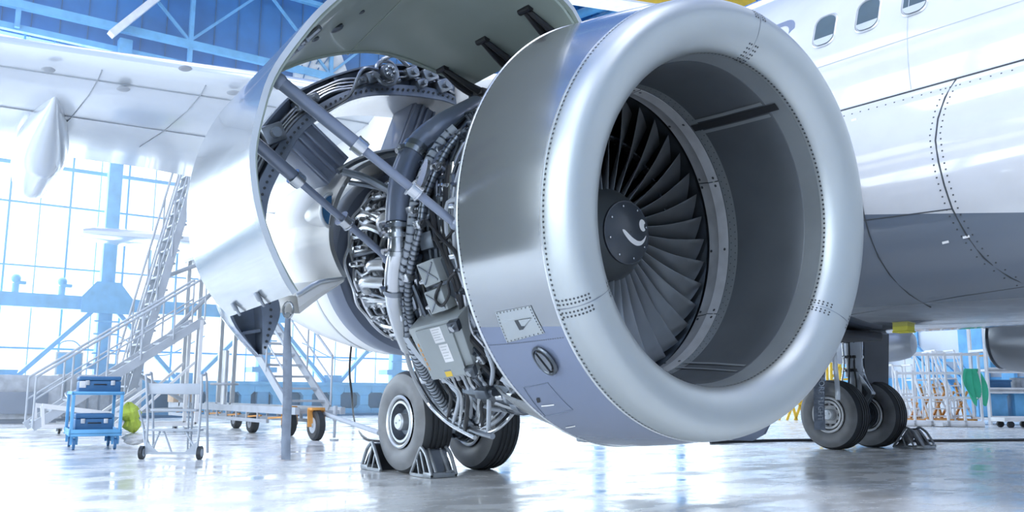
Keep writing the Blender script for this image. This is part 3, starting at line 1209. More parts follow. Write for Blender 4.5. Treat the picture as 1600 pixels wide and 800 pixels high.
cu, fr, n_ = quad_box('control_unit', ((638, 514), (716, 494), (742, 588), (676, 594)), 1.07, .16, ['box'], 'large grey control box with paper labels')
epart('box_cover', on_face(fr, .16, .05, .84, .95, 0, .012, MB()), ['box'], None, cu, smooth=False)
for u0, v0, u1, v1 in ((.46, .06, .66, .32), (.50, .36, .68, .68)):
    mb = on_face(fr, u0, v0, u1, v1, .012, .0135, MB())
    mb.m(1)
    for k in range(5):
        v = v0 + (v1 - v0) * (k + .7) / 6
        on_face(fr, u0 + .02, v, u1 - .03 - .03 * (k % 2), v + .008, .0135, .0142, mb)
    epart('paper_label', mb, ['label', 'box'], 'white paper label', cu, smooth=False)
mb = on_face(fr, .40, .84, .54, .945, .012, .0135, MB()).m(1)
on_face(fr, .40, .82, .54, .845, .012, .0136, mb)
epart('warning_label', mb, ['yellow', 'lowgrey'], 'yellow sticker', cu, smooth=False)
mb = MB()
for k in range(6):
    on_face(fr, .06, .28 + .09 * k, .085, .28 + .09 * k + .06, .0, .0012, mb)
epart('orange_lettering', mb, ['orange'], 'orange marking', cu, smooth=False)
for u, v in ((.93, .10), (.95, .90)):
    epart('mount_lug', on_face(fr, u - .09, v - .08, u + .09, v + .08, 0, .03, MB()), ['dsteel'], None, cu, smooth=False)
    mb = MB()
    mb.cyl(fr(u, v, .03), fr(u, v, .045), .02, 14)
    epart('lug_bolt', mb, ['steel'], None, cu)
for k in range(8):
    mb = MB()
    u = .08 + .115 * k
    dn = (fr(u, 1.2, 0) - fr(u, 1, 0)).normalized()
    c = fr(u, 1.0, -.06)
    mb.cyl(c, c + dn * .035, .024, 12)
    mb.cyl(c + dn * .035, c + dn * .075, .017, 12)
    epart('cable_connector', mb, ['steel'], None, cu)
    pts = [c + dn * .07, c + dn * .13 + n_ * .0, c + dn * (.22 + .02 * (k % 3)) + Vector((.03 * (k % 2), 0, 0)), ec(700 + 9 * k, 652 + (k % 4) * 7, .99)]
    pipe('connector_cable', pts, .012 + .003 * (k % 2), ('black', 'greypaint', 'steel')[k % 3], cu)
for q in (((650, 414), (676, 404), (688, 440), (664, 450)), ((662, 458), (688, 448), (700, 484), (674, 492))):
    ob, f2, n2 = quad_box('igniter_box', q, 1.05, .12, ['box'], 'small pale box with crossed ribs', .006)
    mb = MB()
    for a, b2 in (((.1, .12), (.9, .88)), ((.1, .88), (.9, .12))):
        mb.beam(f2(*a, .003), f2(*b2, .003), .010, .006, n2)
    epart('crossed_ribs', mb, ['msteel'], None, ob)
    mb = MB()
    c = f2(-.06, .7, -.05)
    d = (f2(-.4, .7, -.05) - c).normalized()
    mb.cyl(c, c + d * .05, .02, 12)
    mb.cyl(c + d * .05, c + d * .08, .014, 12)
    epart('terminal', mb, ['steel'], None, ob)
for q, mt in ((((652, 366), (672, 360), (678, 386), (658, 392)), 'dsteel'), (((692, 318), (712, 318), (712, 326), (692, 326)), 'steel'), (((690, 400), (714, 396), (716, 403), (692, 408)), 'steel'),
              (((676, 238), (694, 232), (690, 262), (674, 266)), 'lowgrey'), (((664, 246), (682, 236), (676, 268), (662, 278)), 'dsteel'), (((672, 440), (690, 402), (716, 398), (716, 470)), 'dsteel')):
    quad_box('equipment_bracket', q, 1.0, .05, [mt], None, .005)
mb = MB()
c = ec(664, 275, 1.06)
d = Vector((0, c.y, c.z)).normalized()
mb.prism([(.05 * math.cos(t) * .7, .05 * math.sin(t) * 2) for t in [2 * PI * k / 20 for k in range(20)]], 0, .02, lambda u, v, w: c + Vector((u, 0, 0)) + Vector((0, -d.z, d.y)) * v + d * w)
epart('cover_plate', mb, ['steel'], 'bright oval plate')

# gearbox, starter and lower cowl strip along the keel
mb = MB()
rows = []
for x in (-1.95, -1.88, -1.4, -1.34):
    s = 1 if -1.9 < x < -1.38 else .9
    rows.append([cy(x, th, .97 + (.11 if 62 < th < 118 else .02) * s) for th in range(56, 126, 3)])
mb.grid(rows)
epart('gearbox', mb, ['dsteel'])
for x, th, r_, L, mt in ((-1.55, 72, .075, .2, 'msteel'), (-1.8, 78, .06, .18, 'dsteel'), (-1.25, 70, .06, .16, 'msteel'), (-1.3, 84, .08, .2, 'dsteel'), (-1.6, 92, .07, .2, 'msteel'), (-1.15, 60, .05, .12, 'steel')):
    mb = MB()
    c = cy(x, th, 1.05)
    mb.cyl(c, c + Vector((L, 0, 0)), r_, 20)
    mb.cyl(c + Vector((L, 0, 0)), c + Vector((L + .04, 0, 0)), r_ * .7, 20)
    mb.cyl(c + Vector((L * .3, 0, 0)), c + Vector((L * .35, 0, 0)), r_ * 1.1, 20)
    epart('gearbox_pump', mb, [mt])
mb = MB()
mb.shell([[cy(x, th, r_) for th in range(56, 112, 3)] for x, r_ in ((-1.40, 1.11), (-1.30, 1.16), (-1.15, 1.19), (-1.06, 1.20))], .012, lambda i: Vector((0, 0, 0)))
epart('keel_fairing', mb, ['steel', 'dsteel', 'steel'])
mb = MB()
mb.shell([[cy(x, th, r_) for th in range(38, 112, 3)] for x, r_ in ((-2.28, .86), (-2.20, .97), (-2.12, 1.03), (-2.05, 1.05), (-2.01, 1.05))], .012, lambda i: Vector((0, 0, 0)))
epart('case_skirt', mb, ['greypaint', 'dsteel', 'steel'], 'smooth pale skirt at the rear of the case')
for k in range(44):
    x, th = RND.uniform(-1.95, -1.1), RND.uniform(58, 80)
    rad = RND.uniform(1.0, 1.09)
    pts = [cy(x, th, rad)]
    for s in range(4):
        x = min(-1.05, max(-2.0, x + RND.uniform(-.10, .14)))
        th += RND.uniform(4, 11)
        pts.append(cy(x, th, rad + RND.uniform(-.03, .03)))
    pipe(kinds[k % 4], pts, RND.choice((.010, .013, .016, .022)), RND.choice(('steel', 'greypaint', 'msteel', 'dsteel', 'black')), n=8, sm_=4)
for k in range(22):
    x, th = RND.uniform(-1.9, -1.1), RND.uniform(62, 104)
    c = cy(x, th, 1.07)
    mb = MB()
    w = RND.uniform(.05, .11)
    mb.box(c, (w * 1.3, w, w * .7), Matrix.Rotation(-R(th) + PI / 2, 3, 'X'), .01)
    mb.cyl(c + Vector((w * .6, 0, 0)), c + Vector((w * .6 + .04, 0, 0)), w * .28, 10)
    epart('gearbox_fitting', mb, [RND.choice(('steel', 'msteel', 'dsteel'))])
mb = MB()
for k in range(26):
    th = 40 + k * 2.6
    c = cy(-1.02, th, 1.18)
    mb.box(c, (.05, .03, .03), Matrix.Rotation(R(-th), 3, 'X'), .004)
epart('latch_row', mb, ['steel'])
for k in range(14):
    th = 52 + k * 3.2
    mb = MB()
    c = cy(-1.1 - .05 * (k % 3), th, 1.06)
    d = Vector((0, c.y, c.z)).normalized()
    mb.cyl(c, c + d * .06, .016, 10)
    mb.sphere(c + d * .06, .02, 5)
    epart('drain_fitting', mb, [('steel', 'msteel')[k % 2]])
mb = MB()
c = cy(-1.2, 84, 1.16)
mb.box(c + Vector((0, 0, -.03)), (.09, .03, .08), None, .01)
mb.box(c, (.14, .06, .03), None, .005)
epart('drain_mast', mb, ['msteel'])

# core tubing seen through the gap
for k, (x, rad, r_, a, b2, mt) in enumerate(((-3.16, .66, .016, -50, 100, 'steel'), (-3.09, .65, .018, -55, 95, 'steel'), (-3.02, .64, .013, -40, 105, 'msteel'), (-2.95, .63, .02, -50, 90, 'steel'),
                                             (-2.84, .62, .015, -60, 80, 'msteel'), (-2.72, .62, .022, -30, 100, 'steel'), (-2.6, .60, .014, -60, 90, 'steel'), (-2.48, .60, .018, -40, 100, 'msteel'))):
    pts = [cy(x + .015 * math.sin(j * 1.7 + k), a + (b2 - a) * j / 16, rad + .012 * math.sin(j * 2.3 + k * 2)) for j in range(17)]
    pipe('core_tube', pts, r_, mt)
for k in range(26):
    th = RND.uniform(-55, 100)
    x = RND.uniform(-2.9, -2.3)
    pts = [cy(x, th, .58), cy(x + .1, th + RND.uniform(-5, 8), .66), cy(x - .18, th + RND.uniform(-6, 6), .67), cy(x - .4, th + RND.uniform(-4, 4), .62)]
    pipe('core_tube', pts, RND.choice((.010, .014, .018, .026)), RND.choice(('steel', 'steel', 'msteel', 'dsteel')))
for k in range(16):
    th = -45 + k * 9
    mb = MB()
    c = cy(-2.98 + .05 * (k % 2), th, .66)
    d = Vector((0, c.y, c.z)).normalized()
    mb.box(c, (.20, .05, .03), Matrix.Rotation(R(-th) + PI / 2, 3, 'X'), .006)
    mb.cyl(c + Vector((.05, 0, 0)), c + Vector((.05, 0, 0)) + d * .05, .012, 8)
    mb.cyl(c - Vector((.05, 0, 0)), c - Vector((.05, 0, 0)) + d * .05, .012, 8)
    epart('tube_clip', mb, ['steel'])
for px, py, px2, py2, r_ in ((574, 452, 606, 442, .042), (588, 428, 606, 414, .04), (600, 360, 640, 330, .04)):
    mb = MB()
    a, b2 = ec(px, py, .74), ec(px2, py2, .86)
    mb.tube([a, a.lerp(b2, .3) + Vector((0, -.06, .03)), b2], r_, 16, 6)
    mb.sphere(a, r_, 8)
    epart('bleed_elbow', mb, ['steel'])
# ================================================================== airliner
air = thing('airliner', 'white and dark grey airliner, fuselage on the right and wing at upper left', 'airplane', (0, 0, 0))
YC, ZC, RF = 5.8, 3.9, 1.975
M['fuse'] = split_mat('fuselage_paint', (.62, .635, .67), (.14, .17, .22), 2.42, .12, .0, .8)
# the paint line runs slightly uphill towards the tail
nt = M['fuse'].node_tree
for nd in nt.nodes:
    if nd.type == 'MATH' and nd.operation == 'LESS_THAN':
        sep = [n_ for n_ in nt.nodes if n_.type == 'SEPXYZ'][0]
        ma = nt.nodes.new('ShaderNodeMath')
        ma.operation = 'MULTIPLY_ADD'
        ma.inputs[1].default_value = .14
        nt.links.new(sep.outputs['X'], ma.inputs[0])
        nt.links.new(sep.outputs['Z'], ma.inputs[2])
        nd.inputs[1].default_value = 2.245
        nt.links.new(ma.outputs[0], nd.inputs[0])


def apart(name, mb_, mats, label=None, parent=None, **k):
    return mb_.build(name, mats, parent or air, label, **k)


mb = MB()
rows = []
for x, r_, zc in ((-27.5, .15, 5.3), (-25, .7, 5.0), (-21, 1.25, 4.6), (-17, 1.72, 4.15), (-14, 1.93, 3.95), (-12, RF, ZC), (-6, RF, ZC), (0, RF, ZC), (5, RF, ZC), (8, 1.9, 3.85), (10, 1.6, 3.7), (11.5, 1.0, 3.5), (12.3, .2, 3.3)):
    rows.append([Vector((x, YC + r_ * math.cos(2 * PI * k / 96), zc + r_ * math.sin(2 * PI * k / 96))) for k in range(96)])
mb.grid(rows, True)
mb.m(1)


def fpt(x, z, lift=0.002):
    dz = z - ZC
    y = YC - math.sqrt(max(0, RF * RF - dz * dz))
    n2 = Vector((0, y - YC, dz)).normalized()
    return Vector((x, y, z)) + n2 * lift


for x in (-1.30,):
    mb.tube([fpt(x, z) for z in [3.6 + .15 * k for k in range(13)]], .004, 4, 0)
mb.tube([fpt(x, 4.1) for x in (-2.6, -2, -1, 0, 1)], .003, 4, 0)
apart('fuselage', mb, ['fuse', 'greypaint'])

# wing-to-body fairing
half = [(3.845, 3.62), (3.70, 3.45), (3.58, 3.2), (3.50, 2.9), (3.50, 2.6), (3.56, 2.32), (3.70, 2.08), (3.95, 1.88), (4.35, 1.73), (4.9, 1.64), (5.4, 1.60), (5.8, 1.59)]
hs = resample(catmull([Vector((0, a, b2)) for a, b2 in half], 6), 40)


def fsec(x, s):
    row = []
    for p in hs:
        dz = p.z - ZC
        d = Vector((0, p.y - YC, dz))
        q = d.normalized() * (RF - .03)
        w = d.lerp(q, 1 - s)
        row.append(Vector((x, YC + w.y, ZC + w.z)))
    return row + [Vector((x, 2 * YC - p.y, p.z)) for p in row[-2::-1]]


mb = MB()
rows = [fsec(x, s) for x, s in ((-11, 0), (-10, .4), (-9, .8), (-8, 1), (-5, 1), (-2, 1), (.5, 1), (2, .85), (3, .4), (3.6, 0))]
mb.grid(rows)
mb.m(1)


def hpt(x, z, lift=.003):
    for a, b2 in zip(hs, hs[1:]):
        if a.z >= z >= b2.z:
            t = (a.z - z) / max(1e-6, a.z - b2.z)
            return Vector((x, a.y + (b2.y - a.y) * t - lift, z - lift * .3))
    return Vector((x, hs[-1].y, hs[-1].z))


sx = lambda z: interp([(3.6, -.87), (3.3, -.93), (3.06, -.95), (2.7, -.90), (2.35, -.84), (2.0, -.74), (1.8, -.62), (1.6, -.3)], z)
mb.tube([hpt(sx(z), z, .005) for z in [3.58, 3.4, 3.2, 3.0, 2.8, 2.6, 2.4, 2.2, 2.0, 1.85, 1.72, 1.65]], .007, 5, 0)
mb.tube([hpt(-1.63 - .05 * (z - 2.5), z, .008) for z in [2.75, 2.6, 2.45, 2.3, 2.1, 1.95, 1.8, 1.7]], .006, 5, 0)
mb.tube([hpt(x, 3.59, .006) for x in (-2.5, -1.5, -.87, 0, 1)], .008, 5, 0)
mb.tube([hpt(x, 2.42 - .03 * (x + 1.5)) for x in (-1.75, -1.2, -.85)], .005, 5, 0)
mb.tube([hpt(x, 1.74 + .05 * (x + 1.5)) for x in (-2.6, -1.2, .2)], .004, 5, 0)
for k in range(34):
    z = 3.5 - k * .055
    for dx in (-.045, .045):
        c = hpt(sx(z) + dx, z, .002)
        mb.box(c, (.012, .004, .012))
for k in range(20):
    c = hpt(-2.0 + k * .085, 3.50, .002)
    mb.box(c, (.012, .004, .012))
mb.m(2)
for x, z in ((-.98, 2.15), (-.80, 2.17)):
    c = hpt(x, z, .004)
    mb.box(c, (.055, .006, .02), Matrix.Rotation(-.1, 3, 'Y'))
for x, z in ((-.77, 3.42), (-1.78, 3.42)):
    c = hpt(x, z, .003)
    mb.box(c, (.05, .006, .018))
apart('belly_fairing', mb, ['fuse', 'seam', 'mark'])
mb = MB()
mb.prism([(-.085, .03), (.085, .03), (.08, -.045), (-.085, -.045)], -.07, .07, lambda u, v, w: at(1412, 512, 1, 5.4) + Vector((u, w, v)))
mb.tube([at(1412, 512, 1, 5.4) + Vector((a, b2, -.045)) for a, b2 in ((-.085, -.07), (.085, -.07), (.085, .07), (-.085, .07))], .010, 6, 0, True)
apart('drain_cover', mb, ['lemon'], 'yellow cover taped under the belly')
mb = MB()
mb.box((-3.6, 5.3, 1.53), (1.6, .8, .10), None, .03)
mb.m(1)
mb.prism([(-.22, 0), (.22, 0), (.05, -.11), (-.05, -.11)], -.12, .12, lambda u, v, w: Vector((-3.2 + u, 5.0 + w, 1.50 + v)))
apart('belly_vent', mb, ['dchock', 'steel'])

# cabin windows
for k in range(5):
    x0, z0 = -2.67 + .475 * k + .475, 4.50
    c = fpt(x0, z0, 0)
    n2 = Vector((0, c.y - YC, c.z - ZC)).normalized()
    up = Vector((1, 0, 0)).cross(n2)
    if up.z < 0:
        up = -up
    fr = lambda u, v, w, c=c, n2=n2, up=up: c + Vector((1, 0, 0)) * u + up * v + n2 * w

    def rr(hw, hh, rad, n=6):
        out = []
        for sx_, sz_, a0 in ((1, 1, 0), (-1, 1, 90), (-1, -1, 180), (1, -1, 270)):
            for j in range(n + 1):
                a = R(a0 + 90 * j / n)
                out.append((sx_ * (hw - rad) + rad * math.cos(a), sz_ * (hh - rad) + rad * math.sin(a)))
        return out
    o1, o2 = rr(.135, .195, .10), rr(.112, .17, .085)
    mb = MB()
    mb.grid([[fr(u, v, -.004) for u, v in o1], [fr(u, v, .007) for u, v in rr(.125, .185, .095)], [fr(u, v, -.02) for u, v in o2]], True)
    wf = apart('cabin_window', mb, ['alu'])
    mb = MB()
    mb.add([fr(u, v, .001) for u, v in o2], [tuple(range(len(o2)))])
    apart('window_pane', mb, ['glass'], 'dark glass', wf, smooth=False)
    mb = MB()
    pts = [(u, v) for u, v in o2 if v < -.02]
    pts = sorted(pts, key=lambda q: math.atan2(q[1] + .05, q[0]))
    mb.add([fr(u * .98, v * .98, .003) for u, v in pts], [tuple(range(len(pts)))])
    apart('window_blind', mb, ['greypaint'], 'grey blind', wf, smooth=False)
# painted outline of the overwing exit
mb = MB()
oo = []
hw, hh, rad = .28, .52, .13
for sx_, sz_, a0 in ((1, 1, 0), (-1, 1, 90), (-1, -1, 180), (1, -1, 270)):
    for j in range(7):
        a = R(a0 + 15 * j)
        oo.append((sx_ * (hw - rad) + rad * math.cos(a), sz_ * (hh - rad) + rad * math.sin(a)))
for q in (0,):
    o1 = [fpt(-2.87 + u, 4.30 + v, .003) for u, v in oo]
    o2 = [fpt(-2.87 + u * .78, 4.30 + v * .88, .003) for u, v in oo]
    mb.grid([o1, o2], True)
apart('exit_outline', mb, ['lowgrey'], 'blue-grey painted outline', smooth=False)


# wings
def wing_rows(sgn):
    rows = []
    for Y, xl, xt, z, th in ((3.9, -1.7, -7.4, 3.0, .60), (3.2, -2.0, -7.4, 3.04, .58), (2, -2.6, -7.4, 3.12, .54), (0, -3.55, -7.4, 3.25, .46), (-1.2, -3.98, -7.45, 3.33, .40), (-3, -4.62, -7.85, 3.41, .34), (-6, -5.95, -8.55, 3.60, .27), (-9, -7.3, -9.35, 3.82, .20), (-11.2, -8.3, -9.95, 3.99, .16)):
        ch = xl - xt
        sec = []
        up = [(0, 0), (.004, .10), (.02, .22), (.06, .36), (.15, .48), (.35, .54), (.6, .40), (.85, .15), (1, .02)]
        lo = [(.85, -.10), (.6, -.34), (.35, -.46), (.15, -.44), (.06, -.34), (.02, -.21), (.004, -.10)]
        for u, v in up + lo:
            sec.append(Vector((xl - u * ch, Y if sgn > 0 else 2 * YC - Y, z + v * th + .03 * (1 - u) + .0 * u)))
        rows.append(sec)
    return rows


for s in (1, -1):
    mb = MB()
    mb.grid(wing_rows(s), True)
    mb.m(1)
    if s == 1:
        W = wing_rows(1)
        for k in (11, 13):
            mb.tube([r_[k] + Vector((0, 0, -.004)) for r_ in W], .006, 4, 0)
        for i in range(3, 6):
            for t in (.2, .6):
                mb.tube([W[i][k].lerp(W[i + 1][k], t) + Vector((0, 0, -.004)) for k in (10, 11, 12, 13, 14)], .005, 4, 0)
        mb.m(2)
        for i, t, k, f in ((4, .5, 12, .3), (4, .8, 12, .5), (4, .1, 13, .2), (3, .6, 12, .4), (4, .35, 13, .6)):
            c = W[i][k].lerp(W[i + 1][k], t)
            mb.sphere(c + Vector((f, 0, -.0)), .07, 6, (1, .7, .12))
    apart('wing', mb, ['wing', 'wline', 'wline'])
for y0, sgn in ((-2.23, 1), (.9, 1)):
    mb = MB()
    rows = []
    for t in [k / 20 for k in range(21)]:
        x = -5.0 - 3.25 * t
        w = max(.02, .225 * math.sin(PI / 2 * min(1, t / .42)) ** 1.2 * (1 - max(0, (t - .45) / .55) ** 2.6 * .85))
        hh = max(.03, .33 * min(1, (t / .28) ** .8) * (1 - max(0, (t - .55) / .45) ** 2.4 * .7))
        if t > .97:
            w, hh = w * .7, hh * .7
        zc = 3.34 - .24 * min(1, t / .3)
        yy_ = y0 - .26 * (1 - t) * sgn
        rows.append([Vector((x, yy_ + w * math.cos(a), zc + hh * math.sin(a) * (1.0 if math.sin(a) < 0 else .8))) for a in [2 * PI * k / 28 for k in range(28)]])
    mb.add(rows[-1], [tuple(range(28))])
    mb.grid(rows, True)
    apart('flap_track_fairing', mb, ['wing'], 'long boat shaped fairing under the wing')
mb = MB()
c = at(1404, 538, 1, 14.0)
rows = []
for dx, r_ in ((.36, .05), (.33, .2), (.22, .29), (0, .33), (-.6, .35), (-1.4, .3), (-2.2, .1)):
    rows.append([c + Vector((dx, r_ * .7 * math.cos(a), r_ * math.sin(a) - (.05 * (.3 - dx)))) for a in [2 * PI * k / 24 for k in range(24)]])
mb.grid(rows, True)
mb.add(rows[0], [tuple(range(24))])
mb.beam(c + Vector((-.5, 0, .2)), c + Vector((-.5, 0, 1.35)), .5, .12, (1, 0, 0))
apart('flap_track_fairing', mb, ['nozzle'], 'grey rounded fairing behind the far wheel leg')
mb = MB()
rows = []
for Y, xl, xt, z, th in ((.97, -22.3, -24.0, 5.0, .18), (1.2, -22.1, -24.0, 5.0, .26), (3.5, -20.8, -23.9, 4.88, .34), (5.4, -19.7, -23.8, 4.8, .44)):
    rows.append([Vector((xl - u * (xl - xt), Y, z + v * th)) for u, v in ((0, 0), (.03, .3), (.15, .5), (.5, .5), (1, 0), (.5, -.5), (.15, -.5), (.03, -.3))])
mb.grid(rows, True)
mb.add(rows[0], [tuple(range(8))])
apart('horizontal_stabilizer', mb, ['wing'])
for y0, lab in ((-.05, None), (11.65, None)):
    mb = MB()
    rows = []
    for x, w, z0, z1 in ((-1.7, .04, 2.85, 3.0), (-2.2, .17, 2.75, 3.12), (-3.2, .22, 2.6, 3.3), (-5, .22, 2.6, 3.4), (-6.5, .14, 2.8, 3.3), (-7.2, .03, 3.0, 3.2)):
        rows.append([Vector((x, y0 + w * a, (z0 + z1) / 2 + (z1 - z0) / 2 * b2)) for a, b2 in ((-1, -.7), (-.7, -1), (.7, -1), (1, -.7), (1, .7), (.7, 1), (-.7, 1), (-1, .7))])
    mb.grid(rows, True)
    apart('engine_pylon', mb, ['inner'])


# ------------------------------------------------------------------ landing gear
def tyre_mesh(rad, w, inner):
    prof = [(-.36, inner), (-.46, inner + .05), (-.5, inner + .5 * (rad - inner)), (-.47, rad - .09), (-.40, rad - .035), (-.32, rad - .010)]
    for g in (-.21, -.07, .07, .21):
        prof += [(g - .035, rad), (g - .03, rad - .012), (g + .03, rad - .012), (g + .035, rad)]
    prof += [(.32, rad - .010), (.40, rad - .035), (.47, rad - .09), (.5, inner + .5 * (rad - inner)), (.46, inner + .05), (.36, inner)]
    mb_ = MB()
    for seg, mi in ((prof[:5], 1), (prof[4:-4], 0), (prof[-5:], 1)):
        mb_.m(mi)
        mb_.grid([[Vector((r_ * math.cos(2 * PI * k / 64), u * w, r_ * math.sin(2 * PI * k / 64))) for k in range(64)] for u, r_ in seg], True)
    return mb_


def rim_mesh(inner, w, holes):
    mb_ = MB()
    prof = [(-.44, inner + .005), (-.47, inner - .012), (-.44, inner - .03), (-.40, inner - .035), (-.39, inner - .055), (-.42, inner - .06), (-.42, inner - .085), (-.34, inner - .10), (-.22, inner * .5), (-.20, .02)]
    for sg in (1, -1):
        for seg, mi in ((prof[:4], 0), (prof[3:5], 1), (prof[4:7], 0), (prof[6:], 2)):
            mb_.m(mi)
            mb_.grid([[Vector((r_ * math.cos(2 * PI * k / 48), sg * u * w, r_ * math.sin(2 * PI * k / 48))) for k in range(48)] for u, r_ in seg], True)
    mb_.m(1)
    n = 10 if holes else 6
    for k in range(n):
        a = 2 * PI * k / n
        r_ = inner * .66
        c = Vector((r_ * math.cos(a), -w * (.275 if holes else .275) - .012, r_ * math.sin(a)))
        mb_.cyl(c - Vector((0, .012, 0)), c + Vector((0, .03, 0)), .036 if holes else .016, 12)
    return mb_


def gear(name, xg, yw, zr, holes, label, ytop):
    yc = sum(yw) / 2
    mb_ = MB()
    mb_.cyl((xg, yc, zr), (xg + .05, yc + .02, 1.35), .085, 24)
    mb_.cyl((xg + .04, yc + .01, 1.2), (xg + .15, ytop, 3.2), .125, 24)
    mb_.cyl((xg + .04, yc + .01, 1.16), (xg + .05, yc + .01, 1.26), .15, 24)
    mb_.cyl((xg, yw[0], zr), (xg, yw[1], zr), .075, 20)
    mb_.cyl((xg + .1, yc, 1.9), (xg + .1, 5.8, 2.3), .06, 14)
    g = apart('main_landing_gear', mb_, ['greypaint'], label)
    base_t = tyre_mesh(zr, .43, .285)
    for y in yw:
        t = base_t.build('tyre', ['tyre', 'tyreside'], g)
        t.location = (xg, y, zr)
        rm = rim_mesh(.285, .43, holes).build('wheel_rim', ['whitesteel' if holes else 'alu', 'black', 'whitesteel' if holes else 'dsteel'], g)
        rm.location = (xg, y, zr)
        for s in (-1, 1):
            mb_ = MB()
            yy = y + s * .10
            mb_.cyl((xg, yy, zr), (xg, yy + s * .09, zr), .092, 24)
            mb_.cyl((xg, yy + s * .09, zr), (xg, yy + s * .11, zr), .092, 24, .078)
            for a in (0.4, 3.5):
                mb_.cyl((xg + .04 * math.cos(a), yy + s * .108, zr + .04 * math.sin(a)), (xg + .04 * math.cos(a), yy + s * .118, zr + .04 * math.sin(a)), .010, 8)
            mb_.build('hub_cap', ['alu'], g)
    for y in (yw[0] + .22, yw[1] - .22):
        mb_ = MB()
        for k in range(4):
            s = 1 if y < yc else -1
            mb_.cyl((xg, y + s * .04 * k, zr), (xg, y + s * (.04 * k + .028), zr), .24 - .01 * k, 24)
        for k in range(7):
            a = 2 * PI * k / 7
            mb_.cyl((xg + .17 * math.cos(a), y, zr + .17 * math.sin(a)), (xg + .17 * math.cos(a), y + s * .2, zr + .17 * math.sin(a)), .028, 8)
        mb_.build('brake_pack', ['dsteel'], g)
    mb_ = MB()
    for s in (-1, 1):
        mb_.beam((xg + .10, yc + .05 * s, zr + .02), (xg + .34, yc + .03 * s, .90), .03, .07)
        mb_.beam((xg + .34, yc + .03 * s, .90), (xg + .12, yc + .06 * s, 1.25), .03, .07)
    mb_.cyl((xg + .34, yc - .06, .90), (xg + .34, yc + .06, .90), .035, 12)
    mb_.build('torque_link', ['msteel'], g)
    for k, (dx, dy) in enumerate(((.12, -.10), (.14, .08), (.06, -.15), (-.05, -.13), (.13, 0))):
        mb_ = MB()
        mb_.tube([(xg + dx * .6, yc + dy * 2.2, zr + .10), (xg + dx * 1.5, yc + dy * 1.8, .95), (xg + dx, yc + dy * 1.1, 1.35), (xg + dx * 1.2, yc + dy, 1.8), (xg + .1 + dx, ytop + dy, 2.6)], .016, 8)
        for z in (1.28, 1.5, 1.75):
            mb_.box((xg + dx, yc + dy, z), (.06, .06, .05), None, .01)
        mb_.build('hydraulic_line', ['steel' if k % 2 else 'black'], g)
    return g


GX = -5.88
gr = gear('right', GX - .07, (1.47, 2.38), .556, False, 'near twin wheel leg behind the open engine', 2.1)
gl_ = gear('left', GX, (9.32, 10.42), .555, True, 'far twin wheel leg below the fuselage', 9.75)
mb = MB()
p = [at(a, b2, 0, -5.75) for a, b2 in ((1350, 522), (1389, 522), (1388, 623), (1352, 628))]
mb.add(p + [q + Vector((-.06, 0, 0)) for q in p], [(0, 1, 2, 3), (7, 6, 5, 4), (0, 4, 5, 1), (1, 5, 6, 2), (2, 6, 7, 3), (3, 7, 4, 0)])
mb.m(1)
for a, b2 in ((1362, 618), (1372, 617), (1382, 616)):
    c = at(a, b2, 0, -5.745)
    mb.box(c, (.01, .02, .03))
mb.build('leg_door', ['dchock', 'alu'], gl_, 'dark leg door')
mb = MB()
rows = []
tops = [(-5.6, 4.15), (-5.0, 4.12), (-4.2, 4.12), (-3.35, 4.18)]
for z, dy, dx in ((1.66, .95, .08), (1.3, .62, .06), (.9, .34, .02), (.6, .18, -.02), (.45, .10, -.06), (.385, .02, -.14)):
    rows.append([Vector((x + dx * (1 if x > -4 else -1), y + dy, z + (.05 if z < .5 and x < -5 else 0))) for x, y in tops])
mb.grid(rows)
mb.grid([[p_ + Vector((0, .05, .01)) for p_ in reversed(r_)] for r_ in rows])
mb.grid([rows[-1], [p_ + Vector((0, .05, .01)) for p_ in rows[-1]]])
mb.grid([[r_[-1] for r_ in rows], [r_[-1] + Vector((0, .05, .01)) for r_ in rows]])
mb.grid([[r_[0] for r_ in rows], [r_[0] + Vector((0, .05, .01)) for r_ in rows]])
mb.build('fuselage_gear_door', ['lowgrey'], gr, 'blue-grey door hanging near the floor')

# ------------------------------------------------------------------ second engine under the far wing
e2 = thing('jet_engine', 'smaller looking grey engine at the right edge, its tail end showing under the far wing', 'jet engine', (.38, 11.6, EZ))
mb = MB()
mb.lathe([(-4.62, .40), (-4.60, .46), (-4.5, .50), (-4.3, .53), (-4.0, .555), (-3.6, .60), (-3.2, .66), (-2.8, .72)], 64)
mb.build('exhaust_nozzle', ['nozzle'], e2)
mb = MB()
mb.lathe([(-4.66, .40), (-4.665, .44), (-4.63, .475), (-4.59, .47)], 64)
mb.build('nozzle_lip', ['dsteel'], e2)
mb = MB()
mb.lathe([(-2.6, .72), (-2.6, 1.05), (-2.3, 1.15), (-1.6, 1.22), (-1.0, 1.231), (-.41, 1.16), (-.17, 1.09), (0, .945), (-.11, .873), (-.285, .862), (-1.1, .87)], 64)
mb.build('nacelle_cowl', ['cowl'], e2)
mb = MB()
mb.lathe([(-1.3, .87), (-1.28, .3), (-1.1, .28), (-.9, .02)], 48)
mb.build('fan_disc', ['dsteel'], e2)
mb = MB()
mb.lathe([(-3.6, .34), (-4.2, .30), (-4.5, .15), (-4.56, .01)], 32)
mb.build('exhaust_plug', ['msteel'], e2)
# ================================================================== the hangar
XB, YR, YL, XF, ZCEIL = -28.0, 34.0, -24.0, 20.0, 20.0
mb = MB()
mb.add([(-60, -60, 0), (60, -60, 0), (60, 60, 0), (-60, 60, 0)], [(0, 1, 2, 3)])
fl = mb.build('floor', ['floor'], smooth=False)
fl['kind'] = 'structure'

